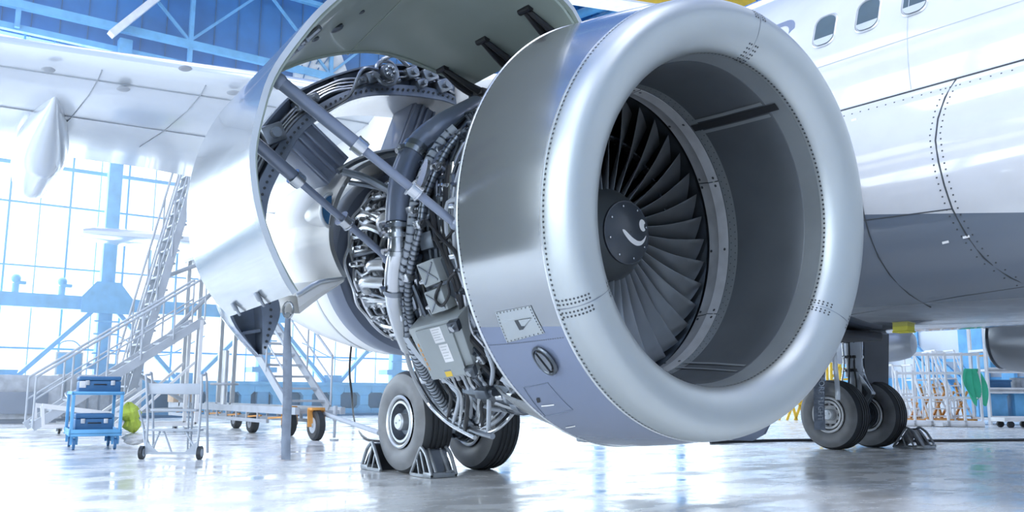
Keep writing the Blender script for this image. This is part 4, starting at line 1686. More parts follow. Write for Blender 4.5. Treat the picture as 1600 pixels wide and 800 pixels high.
# back wall: steel frame over glazing, blue panels above
mb = MB()
mb.box((XB - .25, (YL + YR) / 2, 16.0), (.3, YR - YL, 8))
wb = struct('wall_back', mb, ['wallblue'], smooth=False)
mb = MB()
n_pan = 0
for k in range(70):
    y = YL + k * (YR - YL) / 70
    mb.box((XB - .07, y, 16.0), (.04, .03, 8))
mb.build('panel_seams', ['dblue'], wb, smooth=False)
mb = MB()
for z, r_, x in ((12.05, .10, XB + .3), (12.75, .13, XB + .5), (15.5, .08, XB + .5)):
    mb.beam((x, YL, z), (x, YR, z), .2, 2 * r_)
mb.m(1)
for k in range(12):
    y = -21.5 + k * 5.27
    mb.beam((XB + .5, y, 12.0), (XB + .5, y, 20), .14, .16)
    mb.beam((XB + .5, y, 12.9), (XB + .5, y + 2.6, 15.5), .09, .09)
    mb.beam((XB + .5, y + 5.2, 12.9), (XB + .5, y + 2.6, 15.5), .09, .09)
mb.build('wall_girder', ['lblue', 'blue'], wb, smooth=False)
mb = MB()
mb.beam((XB + .9, 2.2, 12.3), (XB + .9, 4.4, 15.0), .35, .22)
mb.build('light_tube', ['whitesteel'], wb, smooth=False)

# glazing bars
win = MB()
yy = YL
cols = [2.75 + 5.27 * k for k in range(-5, 6)]
for k in range(34):
    y = YL + k * (YR - YL) / 34
    win.beam((XB, y, 1.0), (XB, y, 12), .06, .06)
    win.beam((XB, y + .85, 1.0), (XB, y + .85, 12), .03, .03)
for z, w in ((7.85, .12), (6.62, .06), (4.65, .05), (2.12, .06), (9.4, .06), (10.7, .06), (11.6, .1)):
    win.beam((XB + .02, YL, z), (XB + .02, YR, z), .05, w)
w1 = struct('window_1', win, ['blue'], smooth=False)
mb = MB()
mb.add([(XB - .05, YL, 1.0), (XB - .05, YR, 1.0), (XB - .05, YR, 12.2), (XB - .05, YL, 12.2)], [(0, 1, 2, 3)])
mb.build('glass_pane', ['pane'], w1, smooth=False)
fm = MB()
for k, y in enumerate(cols):
    fm.box((XB + .45, y, 6.4), (.35, .42, 12.0), None, .03)
    fm.box((XB + .30, y, 1.6), (.7, .9, .18))
    # gusset plates where column and girder meet
    fm.prism([(-.75, -.25), (.75, -.25), (.75, .25), (.35, .75), (-.35, .75), (-.75, .25)], -.03, .03, lambda u, v, w, y=y: Vector((XB + .72 + w, y + u, 3.5 + v)))
    # braces below the girder
    for s in (-1, 1):
        fm.beam((XB + .5, y + s * .3, 3.4), (XB + .5, y + s * 2.45, 1.1), .16, .13)
    for z in (2.0, 2.6, 3.0):
        fm.beam((XB + .75, y - .35, z), (XB + .75, y + .35, z), .05, .05)
fm.beam((XB + .45, YL, 3.55), (XB + .45, YR, 3.55), .35, .42)
for k in range(11):
    y = cols[k] + 2.63
    fm.prism([(-.35, .45), (.35, .45), (.18, -.1), (-.18, -.1)], -.05, .05, lambda u, v, w, y=y: Vector((XB + .55 + w, y + u, 1.0 + v)))
struct('trim_1', fm, ['blue'])

# riveted blue plinth with eight-sided openings
dz0, dz1, cw = 0.0, 1.1, 1.12
mb = MB()
n = int((YR - YL) / cw)
for k in range(n):
    y = YL + (k + .5) * cw
    oc = []
    a, b2, c = .40, .34, .17
    for u, v in ((a, c), (a - .17, b2), (-(a - .17), b2), (-a, c), (-a, -c), (-(a - .17), -b2), (a - .17, -b2), (a, -c)):
        oc.append((u, v))
    fo = [(cw / 2, .2), (cw / 2 - .2, .55), (-cw / 2 + .2, .55), (-cw / 2, .2), (-cw / 2, -.2), (-cw / 2 + .2, -.55), (cw / 2 - .2, -.55), (cw / 2, -.2)]
    sq = [(cw / 2, .2), (cw / 2, .55), (cw / 2 - .2, .55)]
    zc = .55
    A = [Vector((XB + .75, y + u, zc + v)) for u, v in fo]
    B = [Vector((XB + .75, y + u, zc + v)) for u, v in oc]
    C_ = [Vector((XB + .5, y + u, zc + v)) for u, v in oc]
    mb.grid([A, B, C_], True)
    for sx_, sz_ in ((1, 1), (-1, 1), (1, -1), (-1, -1)):
        mb.add([Vector((XB + .75, y + sx_ * u, zc + sz_ * v)) for u, v in sq], [(0, 1, 2)])
    mb.box((XB + .76, y + cw / 2, zc), (.05, .34, .36), None, .02)
    mb.box((XB + .72, y, .93), (.12, .5, .20))
    mb.box((XB + .72, y, .16), (.12, .5, .20))
mb.box((XB + .6, (YL + YR) / 2, 1.14), (.4, YR - YL, .1))
mb.m(1)
mb.box((XB + .7, (YL + YR) / 2, .03), (.5, YR - YL, .1))
mb.box((XB + .35, (YL + YR) / 2, .55), (.1, YR - YL, 1.1))
struct('baseboard_back', mb, ['lblue', 'dblue'], smooth=False)

# louvred white panel high on the back wall
mb = MB()
p = [at(a, b2, 0, XB + .45) for a, b2 in ((460, 124), (462, 104), (482, 86), (530, 74), (548, 128))]
c = sum(p, Vector()) / 5
mb.add(p + [q + Vector((-.2, 0, 0)) for q in p], [(0, 1, 2, 3, 4)] + [(i, (i + 1) % 5, 5 + (i + 1) % 5, 5 + i) for i in range(5)])
mb.m(1)
for a, b2, a2, b3 in ((472, 102, 468, 112), (486, 94, 480, 110), (503, 84, 494, 100), (520, 80, 506, 100), (477, 112, 474, 122), (498, 106, 492, 120), (528, 104, 514, 114), (514, 110, 510, 122)):
    mb.beam(at(a, b2, 0, XB + .5), at(a2, b3, 0, XB + .5), .07, .03)
struct('window_2', mb, ['whitesteel', 'dblue'], smooth=False)

# right-hand wall: white sheeting, blue columns and braces
mb = MB()
mb.box(((XB + XF) / 2, YR + .2, ZCEIL / 2), (XF - XB, .3, ZCEIL))
wr = struct('wall_right', mb, ['gwall'], smooth=False)
mb = MB()
for px, w in ((1522, 1.0), (1330, .8)):
    c = at(px, 560, 1, YR - .4)
    mb.box((c.x, YR - .4, 8), (w, .5, 16), None, .03)
    mb.box((c.x + 1.3, YR - .3, 8), (.5, .3, 16), None, .03)
c = at(1432, 560, 1, YR - .1)
mb.box((c.x, YR, 8), (.14, .1, 16))
for a, b2, a2, b3, w in ((1418, 528, 1500, 622, .22), (1418, 545, 1478, 612, .22), (1462, 560, 1520, 610, .2), (1500, 570, 1540, 620, .2)):
    mb.beam(at(a, b2, 1, YR - .6), at(a2, b3, 1, YR - .6), w, w)
for a, b2, a2, b3 in ((1440, 550, 1450, 600), (1425, 545, 1452, 572), (1432, 563, 1520, 563)):
    mb.beam(at(a, b2, 1, YR - .6), at(a2, b3, 1, YR - .6), .12, .12)
mb.build('wall_frame', ['blue'], wr, smooth=False)
mb = MB()
a, b2 = at(1385, 602, 1, YR - .2), at(1480, 608, 1, YR - .2)
mb.box(((XB + XF) / 2, YR - .05, 1.35), (XF - XB, .2, .5))
mb.build('blue_band', ['lblue'], wr, smooth=False)

# outboard wall with a long run of windows
mb = MB()
mb.box(((XB + XF) / 2, YL - .2, .9), (XF - XB, .3, 1.8))
mb.box(((XB + XF) / 2, YL - .2, 14.5), (XF - XB, .3, 5.0))
struct('wall_left', mb, ['gwall'], smooth=False)
mb = MB()
for k in range(17):
    x = XB + k * 3
    mb.beam((x, YL, 1.8), (x, YL, 12), .5 if k % 2 else .16, .5 if k % 2 else .16)
for z in (3.5, 5.5, 7.6, 9.8):
    mb.beam((XB, YL, z), (XF, YL, z), .12, .14)
w3 = struct('window_3', mb, ['blue'], smooth=False)
mb = MB()
mb.add([(XB, YL - .1, 1.8), (XF, YL - .1, 1.8), (XF, YL - .1, 12), (XB, YL - .1, 12)], [(0, 1, 2, 3)])
mb.build('glass_pane', ['pane'], w3, smooth=False)

mb = MB()
mb.box((XF + .2, (YL + YR) / 2, ZCEIL / 2), (.3, YR - YL, ZCEIL))
wf_ = struct('wall_front', mb, ['greypaint'], smooth=False)  # unseen wall, added to close the front and darken the lip's reflections
mb = MB()
for k in range(30):
    mb.box((XF, YL + 1 + k * 2, 6), (.1, .12, 12))
mb.build('door_rib', ['lblue'], wf_, smooth=False)

# roof: ribbed blue sheet, purlins and pipes
mb = MB()
rows = [[], []]
k = 0
x = XB
prof = []
while x < XF:
    prof += [(x, 0), (x + .28, 0), (x + .34, .10), (x + .56, .10)]
    x += .62
mb.grid([[Vector((px, y, ZCEIL + .4 - z)) for px, z in prof] for y in (YL, YR)])
cl = struct('ceiling', mb, ['roofblue'], smooth=False)
mb = MB()
for k in range(9):
    y = YL + 3 + k * 6.5
    mb.beam((XB, y, ZCEIL - .3), (XF, y, ZCEIL - .3), .25, .6)
    mb.beam((XB, y, ZCEIL - 1.6), (XF, y, ZCEIL - 1.6), .2, .25)
    for j in range(16):
        mb.beam((XB + j * 3, y, ZCEIL - 1.6), (XB + j * 3 + 1.5, y, ZCEIL - .4), .12, .12)
        mb.beam((XB + j * 3 + 3, y, ZCEIL - 1.6), (XB + j * 3 + 1.5, y, ZCEIL - .4), .12, .12)
mb.build('roof_truss', ['blue'], cl, smooth=False)
mb = MB()
for a, b2, a2, b3, r_ in ((900, 24, 1000, -12, .22), (915, 34, 990, 8, .12), (1060, 22, 1150, -6, .15), (940, 2, 1010, 20, .1)):
    p, q = at(a, b2, 2, ZCEIL - 1.2), at(a2, b3, 2, ZCEIL - 1.2)
    d = (q - p).normalized()
    mb.cyl(p - d * 8, q + d * 10, r_, 14)
mb.build('roof_duct', ['lblue'], cl)
mb = MB()
p, q = at(948, -16, 2, 15.0), at(1062, 2, 2, 15.0)
d = (q - p).normalized()
mb.beam(p - d * 12, q + d * 3, .7, .9, bev=.02)
mb.m(1)
s = d.cross(Vector((0, 0, 1))).normalized() * .1
mb.beam(p - d * 12 + Vector((0, 0, -.5)), q + d * 3 + Vector((0, 0, -.5)), .9, .08)
cb = mb.build('crane_beam', ['yellow', 'whitesteel'], smooth=False)
tag(cb, 'yellow overhead crane beam with white lower flange above the engine', 'crane')
# ================================================================== things on the floor


# ---- wheel chocks
def chock(loc, rz, mats, label, L=.42, H=.30, W=.40):
    t = thing('wheel_chock', label, 'wheel chock', loc, 'wheel chocks', rz)
    for s in (-1, 1):
        mb_ = MB()
        y = s * W / 2
        mb_.tube([(0, y, .02), (L * .42, y, H * .97), (L * .55, y, H)], .020, 8, 3)
        mb_.tube([(L * .55, y, H), (L * .75, y, H * .75), (L, y, .03)], .020, 8, 3)
        mb_.beam((0, y, .02), (L, y, .02), .03, .03)
        mb_.beam((L * .45, y, H * .9), (L * .70, y, .03), .02, .025)
        mb_.beam((L * .30, y, H * .62), (L * .42, y, .03), .02, .02)
        mb_.build('side_frame', [mats[0]], t)
    mb_ = MB()
    prof = [(.0, .02), (.10, .10), (L * .36, H * .70), (L * .48, H * .95), (L * .56, H)]
    pc = catmull([Vector((x, 0, z)) for x, z in prof], 5)
    mb_.grid([[Vector((p.x, s * W / 2, p.z)) for p in pc] for s in (-1, -.3, .3, 1)])
    mb_.grid([[Vector((p.x + .012, s * W / 2, p.z - .004)) for p in pc] for s in (-1, -.3, .3, 1)])
    mb_.build('contact_plate', [mats[1]], t)
    mb_ = MB()
    pf = catmull([Vector((L * .54, 0, H * .97)), Vector((L * .68, 0, H * .66)), Vector((L * .84, 0, .06))], 5)
    for dx in (0, -.012):
        mb_.grid([[Vector((p.x + dx, s * W / 2 * (1 - .25 * (p.z / H) ** 2), p.z)) for p in pf] for s in (-1, -.3, .3, 1)])
    mb_.build('front_plate', [mats[1]], t)
    mb_ = MB()
    mb_.box((L * .82, 0, .03), (L * .36, W + .04, .06), None, .012)
    mb_.build('base_bar', [mats[0]], t)
    for s in (-.25, .25):
        mb_ = MB()
        mb_.tube([(L * .52, s * W, H * .98), (L * .72, s * W, H * .62), (L * .92, s * W, .05)], .018, 8, 3)
        mb_.build('rib', [mats[0]], t)
    mb_ = MB()
    mb_.tube([(L * .95, W * .3, .05), (L * 1.08, W * .3, .07), (L * 1.08, W * .1, .07), (L * .95, W * .1, .05)], .010, 6, 3)
    mb_.build('carry_handle', [mats[0]], t)
    return t


chock((GX + .21, 1.43, 0), 0, ('chock', 'msteel'), 'grey steel wheel chock in front of the near wheel, closest to the viewer', .42, .29, .30)
chock((GX - .35, 1.40, 0), PI, ('chock', 'dchock'), 'grey steel wheel chock behind the near wheel, at its left', .46, .30, .36)
chock((GX + .28, 10.72, 0), .1, ('chock', 'dchock'), 'dark wheel chock in front of the far twin wheels on the right', .50, .33, .46)


# ---- warning streamers
def ribbon(name, pts, w, mats, label, cat, txt=None, sdir=(0, 1, 0)):
    t = thing(name, label, cat, pts[-1], 'warning streamers')
    base = Vector(pts[-1])
    P = [p - base for p in catmull(pts, 6)]
    s = Vector(sdir).normalized()
    n_ = s.cross(Vector((0, 0, 1))).normalized()
    mb_ = MB()
    wf = lambda q: w * (.55 + .45 * min(1, q * 3.5))
    rows = []
    for i, p in enumerate(P):
        q = i / (len(P) - 1)
        b2 = math.sin(q * 9) * .012
        rows.append([p + s * wf(q) * a + n_ * (b2 + .006 * math.cos(a * 3)) for a in (-.5, -.25, 0, .25, .5)])
    mb_.grid(rows)
    mb_.grid([[p + n_ * -.003 for p in reversed(r_)] for r_ in rows])
    for k in (0, -1):
        mb_.grid([[r_[k] for r_ in rows], [r_[k] + n_ * -.003 for r_ in rows]])
    mb_.build('webbing', [mats], t)
    mb_ = MB()
    top = P[0]
    mb_.tube([top + s * .03 * math.cos(a) + Vector((0, 0, .03 + .05 * math.sin(a))) for a in [2 * PI * k / 14 for k in range(14)]], .007, 8, 0, True)
    mb_.cyl(top + n_ * -.012, top + n_ * .012, .016, 12)
    mb_.build('snap_hook', ['steel'], t, 'bright snap hook')
    if txt:
        c = P[-1] - (P[-1] - P[0]).normalized() * .80
        dn = (P[-1] - P[0]).normalized()
        text_mesh(txt, .118, lambda u, v, h: c + dn * u + s * v + n_ * (.02 + h), 'lettering', ['msteel'], t, 'REMOVE BEFORE FLIGHT lettering')
    return t


top = M_ENG @ ex(450, 492, -2.45)
bot = top + Vector((.0, -.01, -1.06))
k_ = (M_ENG @ ex(447, 718, -2.45))
pts = [top, top.lerp(k_, .35), top.lerp(k_, .7), k_]
ribbon('warning_streamer', pts, .055, 'strap', 'long grey webbing streamer hanging from the raised cowl latch', 'streamer', None, (.6, .8, 0))
pts = [at(1286, 512, 1, 8.98), at(1281, 585, 1, 8.98), at(1280, 640, 1, 8.98), at(1281, 672, 1, 8.98)]
ribbon('warning_streamer', pts, .17, 'strap', 'dark lettered streamer hanging across the hub of the far wheel', 'streamer', 'REMOVE BEFORE FLIGHT', (.8, .6, 0))
pts = [at(1304, 540, 1, 8.92), at(1305, 570, 1, 8.92), at(1308, 600, 1, 8.92), at(1309, 625, 1, 8.92)]
ribbon('warning_streamer', pts, .075, 'alu', 'pale narrow streamer hanging above the far wheel, right of the lettered one', 'streamer', None, (.8, .6, 0))


# ---- castor used by several carts
def castor(parent, x, y, z, r_=.075, mats=('dblue', 'black'), w=.035):
    mb_ = MB()
    mb_.cyl((x, y - w / 2, r_), (x, y + w / 2, r_), r_, 20)
    mb_.m(1)
    mb_.cyl((x, y - w / 2 - .004, r_), (x, y + w / 2 + .004, r_), r_ * .45, 14)
    c = mb_.build('castor_wheel', [mats[1], 'alu'], parent)
    mb_ = MB()
    for s in (-1, 1):
        mb_.beam((x, y + s * w * .85, r_ * .9), (x + .01, y + s * w * .85, z - .01), .05, .006, (1, 0, 0))
    mb_.box((x, y, z - .008), (.08, .09, .016))
    mb_.build('castor_fork', [mats[0]], c)


# ---- blue tool trolley
T0 = Vector((-11.75, -.92, 0))
tr = thing('tool_trolley', 'blue two shelf tool trolley on castors, at far left on the floor', 'trolley', T0, None, -.12)
WY, LX, HZ = .66, -1.05, .84
for x in (0, LX):
    for y in (0, WY):
        mb = MB()
        mb.box((x, y, (HZ + .20) / 2), (.045, .045, HZ - .20), None, .005)
        mb.build('upright', ['blue'], tr)
for z, d in ((.24, .10), (HZ - .02, .05)):
    mb = MB()
    mb.box((LX / 2, WY / 2, z), (-LX + .05, WY + .06, .02), None, .004)
    for y in (-.01, WY + .01):
        mb.box((LX / 2, y, z + .01), (-LX + .05, .02, d), None, .004)
    for x in (.015, LX - .015):
        mb.box((x, WY / 2, z + .01), (.02, WY + .06, d), None, .004)
    mb.build('shelf', ['blue'], tr)
mb = MB()
mb.tube([(LX, 0, HZ - .1), (LX - .15, 0, HZ), (LX - .15, WY, HZ), (LX, WY, HZ - .1)], .014, 8, 4)
mb.build('push_handle', ['alu'], tr)
for x in (-.06, LX + .06):
    for y in (.05, WY - .05):
        castor(tr, x, y, .20, .085, ('blue', 'dblue'))


def tool_case(loc, s, label, dom, rz=0):
    t = thing('tool_case', label, 'tool case', loc, 'tool cases on the trolley', rz)
    mb_ = MB()
    mb_.box((0, 0, s[2] * .36), (s[0], s[1], s[2] * .72), None, .02)
    mb_.build('case_body', ['dblue'], t)
    mb_ = MB()
    mb_.box((0, 0, s[2] * .86), (s[0] + .005, s[1] + .005, s[2] * .26), None, .025)
    mb_.build('case_lid', ['dblue'], t)
    for y in (-.3, .3):
        mb_ = MB()
        mb_.box((s[0] / 2 + .008, s[1] * y, s[2] * .60), (.016, .06, .07), None, .006)
        mb_.build('case_latch', ['alu'], t, 'pale latch')
    if dom:
        mb_ = MB()
        mb_.box((s[0] / 2 + .004, -s[1] * .41, s[2] * .5), (.008, .09, .10), None, .003)
        mb_.build('case_sticker', ['label'], t, 'pale sticker')
    mb_ = MB()
    mb_.tube([(s[0] / 2, -.08, s[2] * .5), (s[0] / 2 + .04, -.07, s[2] * .5), (s[0] / 2 + .04, .07, s[2] * .5), (s[0] / 2, .08, s[2] * .5)], .010, 8, 3)
    mb_.build('case_handle', ['black'], t)
    return t


rt = Matrix.Rotation(-.12, 3, 'Z')
tool_case(T0 + rt @ Vector((-.28, .35, HZ - .006)), (.45, .58, .25), 'dark blue tool case lying on top of the blue trolley', True, -.12)
tool_case(T0 + rt @ Vector((-.30, .31, .252)), (.45, .52, .28), 'dark blue tool case on the lower shelf of the blue trolley', False, -.12)
# hi-vis jacket and rag bundled over the trolley's side
def bundle(c, s_, seed, squash):
    mb_ = MB()
    r_ = random.Random(seed)
    ph = [r_.uniform(0, 6) for _ in range(6)]
    rows = []
    for i in range(19):
        v = PI * i / 18
        row = []
        for k in range(30):
            u = 2 * PI * k / 30
            f = 1 + .10 * math.sin(5 * u + ph[0] + 3 * v) + .08 * math.sin(9 * v + ph[1] + 2 * u) + .05 * math.sin(11 * u + ph[2]) - squash * math.exp(-((v - 1.75) / .22) ** 2)
            row.append(Vector((s_[0] * f * math.sin(v) * math.cos(u), s_[1] * f * math.sin(v) * math.sin(u), s_[2] * math.cos(v) * (1 + .06 * math.sin(4 * u + ph[3])))))
        rows.append(row)
    mb_.grid(rows, True)
    return mb_


J = T0 + rt @ Vector((-.40, WY + .19, 0))
jk = bundle(J, (.24, .15, .23), 3, .35).build('jacket', ['hivis'])
jk.location = J + Vector((0, 0, .46))
jk.rotation_euler = (.25, 0, -.3)
tag(jk, 'yellow-green hi-vis jacket hanging on the side of the blue trolley', 'jacket')
rg = bundle(J, (.20, .16, .09), 8, .1).build('rag', ['label'])
rg.location = J + Vector((.02, .06, .13))
tag(rg, 'white crumpled cloth below the hi-vis jacket on the trolley', 'cloth')

# ---- wheeled work step
ws = thing('work_step', 'grey tubular two step work stand on two wheels, right of the blue trolley', 'step stand', (-9.5, -.48, 0), None, .0)
A0, B0 = Vector((0, 0, 0)), at(312, 718, 2, 0) - Vector((-9.5, -.48, 0))
sd = B0.normalized()
bk = Vector((-sd.y, sd.x, 0))
L = B0.length
Q = lambda u, v, z: sd * (u * L) + bk * v + Vector((0, 0, z))
for u in (.06, .94):
    mb = MB()
    lean = .05 if u < .5 else -.05
    mb.tube([Q(u, 0, .06), Q(u - lean * .3, .02, .5), Q(u - lean - .06, .06, 1.02), Q(u - lean - .10, .10, 1.07), Q(u - lean - .10, .22, 1.08), Q(u - lean - .08, .30, 1.03), Q(u - lean - .1, .55, .05)], .016, 8, 4)
    mb.build('side_frame', ['greypaint'], ws)
mb = MB()
mb.box(Q(.5, .10, .88), (.02, .02, .02))
mb.beam(Q(-.02, .12, .90), Q(.92, .12, .90), .10, .14, bev=.01)
mb.build('upper_tread', ['greypaint'], ws)
mb = MB()
mb.beam(Q(-.10, .30, .36), Q(.86, .30, .36), .22, .03, bev=.005)
mb.build('lower_tread', ['greypaint'], ws)
mb = MB()
mb.beam(Q(-.02, .28, .62), Q(.80, .28, .62), .16, .03, bev=.005)
mb.build('middle_tread', ['greypaint'], ws)
mb = MB()
mb.beam(Q(.06, 0, .08), Q(.94, 0, .08), .03, .03)
for u in (.06, .94):
    s = 1 if u < .5 else -1
    mb.prism([(0, 0), (.18 * s, 0), (0, .16)], -.006, .006, lambda a, b2, w, u=u: Q(u, w, .07) + sd * a + Vector((0, 0, b2)))
for a, b2 in ((Q(.5, .02, .08), Q(.20, .28, .36)), (Q(.94, 0, .10), Q(.55, .28, .40)), (Q(.06, 0, .1), Q(-.18, .28, .46)), (Q(-.10, .5, .05), Q(.15, .28, .36)), (Q(-.16, .1, .62), Q(-.12, .5, .08)), (Q(.55, .5, .06), Q(.62, .28, .88)), (Q(.60, .5, .06), Q(.70, .28, .88)), (Q(-.10, .5, .04), Q(.6, .5, .04))):
    mb.cyl(a, b2, .013, 8)
mb.build('base_frame', ['greypaint'], ws)
for u in (0.0, 1.0):
    mb = MB()
    c = Q(u, -.01, .085)
    mb.cyl(c - sd * .022, c + sd * .022, .085, 24)
    mb.m(1)
    mb.cyl(c - sd * .026, c + sd * .026, .05, 18)
    mb.build('step_wheel', ['tyre', 'greypaint'], ws)

# ---- tall maintenance stairs on a wheeled chassis
st = thing('maintenance_stairs', 'tall grey wheeled maintenance stairs with long chassis and tow bar behind the raised cowl', 'stairs', (-16, 3.4, 0))
O = Vector((-16, 3.4, 0))
S = lambda x, y, z: Vector((x, y, z)) - O
mb = MB()
for y in (2.95, 3.85):
    mb.beam(S(-12.6, y, .52), S(-20.5, y, .52), .09, .13)
    mb.beam(S(-14.0, y, .30), S(-20.5, y, .30), .06, .07)
for k in range(14):
    x = -12.7 - k * .6
    mb.beam(S(x, 2.95, .50), S(x, 3.85, .50), .06, .06)
    if x < -14:
        for y in (2.95, 3.85):
            mb.beam(S(x, y, .30), S(x, y, .50), .05, .05)
mb.build('chassis', ['greypaint'], st)
mb = MB()
for k in range(6):
    x = -13.2 - k * 1.2
    mb.beam(S(x, 2.97, .40), S(x - .8, 2.97, .36), .04, .03)
mb.build('chassis_rail', ['orange'], st, 'orange rail')
for x, y, r_ in ((-12.44, 3.25, .27), (-14.19, 3.47, .25), (-15.84, 3.35, .21), (-18.19, 3.84, .20)):
    if y > 4:
        continue
    mb = MB()
    mb.grid([[S(x + r2 * math.cos(2 * PI * k / 32), y + u, r_ + r2 * math.sin(2 * PI * k / 32)) for k in range(32)] for u, r2 in ((-.07, r_ * .5), (-.08, r_ * .85), (-.05, r_), (.05, r_), (.08, r_ * .85), (.07, r_ * .5))], True)
    mb.m(1)
    mb.cyl(S(x, y - .075, r_), S(x, y + .075, r_), r_ * .52, 20)
    mb.m(2)
    mb.cyl(S(x, y - .10, r_), S(x, y + .10, r_), r_ * .16, 10)
    w_ = mb.build('chassis_wheel', ['tyre', 'greypaint', 'alu'], st)
    if r_ > .21:
        mb = MB()
        for s in (-1, 1):
            mb.beam(S(x + .02, y + .10 * s, r_ * .9), S(x - .02, y + .10 * s, .55), .14, .02, (1, 0, 0))
        mb.box(S(x - .02, y, .56), (.2, .26, .05), None, .01)
        mb.build('wheel_fork', ['orange'], w_, 'orange fork')
mb = MB()
mb.cyl(S(-12.2, 3.5, .05), S(-12.2, 3.5, .62), .025, 12)
mb.cyl(S(-12.2, 3.5, 0), S(-12.2, 3.5, .03), .08, 14)
mb.cyl(S(-12.2, 3.5, .35), S(-12.2, 3.5, .62), .04, 12)
mb.build('leveling_jack', ['greypaint'], st)
mb = MB()
mb.cyl(S(-12.5, 3.4, .48), at(592, 676, 1, 3.4) - O, .04, 10)
mb.build('tow_bar', ['greypaint'], st)
# handwheel on its post
mb = MB()
mb.cyl(S(-16.7, 3.0, .5), S(-16.7, 3.0, 1.75), .07, 14)
mb.build('jack_post', ['alu'], st)
mb = MB()
hc = S(-16.7, 3.0, 1.02)
mb.tube([hc + Vector((.28 * math.cos(a), .28 * math.sin(a), 0)) for a in [2 * PI * k / 28 for k in range(28)]], .025, 8, 0, True)
for a in (0, 2.1, 4.2):
    mb.cyl(hc, hc + Vector((.28 * math.cos(a), .28 * math.sin(a), 0)), .018, 8)
mb.build('handwheel', ['greypaint'], st)


def flight(p0, p1, sdir, w, n_t, parent, mt, rail=True, tread=.24, rail_h=1.0):
    """one flight: two stringers, treads and handrails"""
    p0, p1, s = Vector(p0), Vector(p1), Vector(sdir).normalized()
    run = Vector((p1.x - p0.x, p1.y - p0.y, 0)).normalized()
    for k in (-1, 1):
        mb_ = MB()
        mb_.beam(p0 + s * k * w / 2, p1 + s * k * w / 2, .045, .17)
        mb_.build('stringer', [mt], parent)
    for i in range(n_t):
        q = p0.lerp(p1, (i + .7) / (n_t + .2))
        mb_ = MB()
        a = run * tread / 2
        mb_.add([q + s * (w / 2) * sx_ + a * k + Vector((0, 0, z)) for z in (0, -.04) for sx_, k in ((-1, -1), (1, -1), (1, 1), (-1, 1))], [(0, 1, 2, 3), (7, 6, 5, 4), (0, 4, 5, 1), (1, 5, 6, 2), (2, 6, 7, 3), (3, 7, 4, 0)])
        mb_.build('tread', [mt], parent, smooth=False)
    if rail:
        for k in (-1, 1):
            mb_ = MB()
            o_ = s * k * (w / 2 + .03)
            up = Vector((0, 0, rail_h))
            mb_.cyl(p0 + o_ + up, p1 + o_ + up, .026, 8)
            mb_.cyl(p0 + o_ + up * .55, p1 + o_ + up * .55, .018, 8)
            for i in range(6):
                q = p0.lerp(p1, i / 5) + o_
                mb_.cyl(q, q + up, .020, 8)
            mb_.build('handrail', [mt], parent)


flight(S(-13.1, 3.4, .55), S(-18.9, 3.4, 4.1), (0, 1, 0), .8, 15, st, 'greypaint')
flight(S(-18, 1.16, .15), S(-18, 2.48, 6.3), (1, 0, 0), .8, 20, st, 'greypaint', True, .26, 1.5)
for y in (2.95, 3.85):
    for x in (-18.6, -19.6):
        mb = MB()
        mb.beam(S(x, y, .5), S(x, y, 4.1 if x < -19 else 6.3), .09, .09)
        mb.build('post', ['alu'], st)
mb = MB()
mb.box(S(-19.3, 3.4, 4.08), (1.2, 1.0, .08))
mb.box(S(-18.3, 3.0, 6.3), (1.2, 1.1, .08))
mb.build('platform', ['greypaint'], st)
mb = MB()
for a, b2 in (((-18.4, 1.7, 3.3), (-18.6, 2.95, 3.9)), ((-18.4, 1.3, 1.4), (-18.6, 2.95, .5)), ((-17.6, 1.3, 1.3), (-18.6, 3.85, 3.9)), ((-18.4, 1.25, .4), (-18.6, 2.95, .45))):
    mb.cyl(S(*a), S(*b2), .05, 8)
mb.build('brace', ['greypaint'], st)
# box on the deck
mb = MB()
c = at(262, 628, 0, -20.2)
mb.box((0, 0, .17), (.5, .48, .34), None, .01)
mb.m(1)
mb.box((0, 0, .345), (.5, .07, .004))
bx = mb.build('cardboard_box', ['card', 'label'])
bx.location = (-20.2, c.y + .3, .585)
tag(bx, 'small brown cardboard box on the stairs chassis, seen behind the work step', 'box')

# ---- low mobile stairs leaning the other way
s2 = thing('mobile_stairs', 'low grey mobile stairs with long slanting handrails behind the blue trolley', 'stairs', (-16.75, -.8, 0))
O2 = Vector((-16.75, -.8, 0))
S2 = lambda x, y, z: Vector((x + 1.25, -3.64 + .94 * (y + 3.64), max(.0, .888 + .94 * (z - .888)))) - O2
flight(S2(-18, -.55, .12), S2(-18, 2.75, 2.45), (1, 0, 0), .8, 11, s2, 'greypaint', True, .24, .95)
mb = MB()
for x in (-18.4, -17.6):
    mb.beam(S2(x, -.4, .55), S2(x, 1.1, .35), .07, .09)
    mb.beam(S2(x, -.4, .55), S2(x, -.35, .12), .06, .06)
    mb.beam(S2(x, -.35, .14), S2(x, 2.7, .14), .07, .07)
    mb.beam(S2(x, .6, .14), S2(x, 1.6, .9), .06, .06)
    mb.beam(S2(x, 2.7, .14), S2(x, 2.7, 2.45), .07, .07)
    mb.beam(S2(x, 1.2, .14), S2(x, 2.6, 1.5), .05, .05)
mb.build('base_frame', ['whitesteel'], s2)
for y in (.1, 2.5):
    for x in (-18.4, -17.6):
        castor(s2, x + 18, -3.64 + .94 * (y + 3.64) + .8, .12, .06, ('greypaint', 'black'))


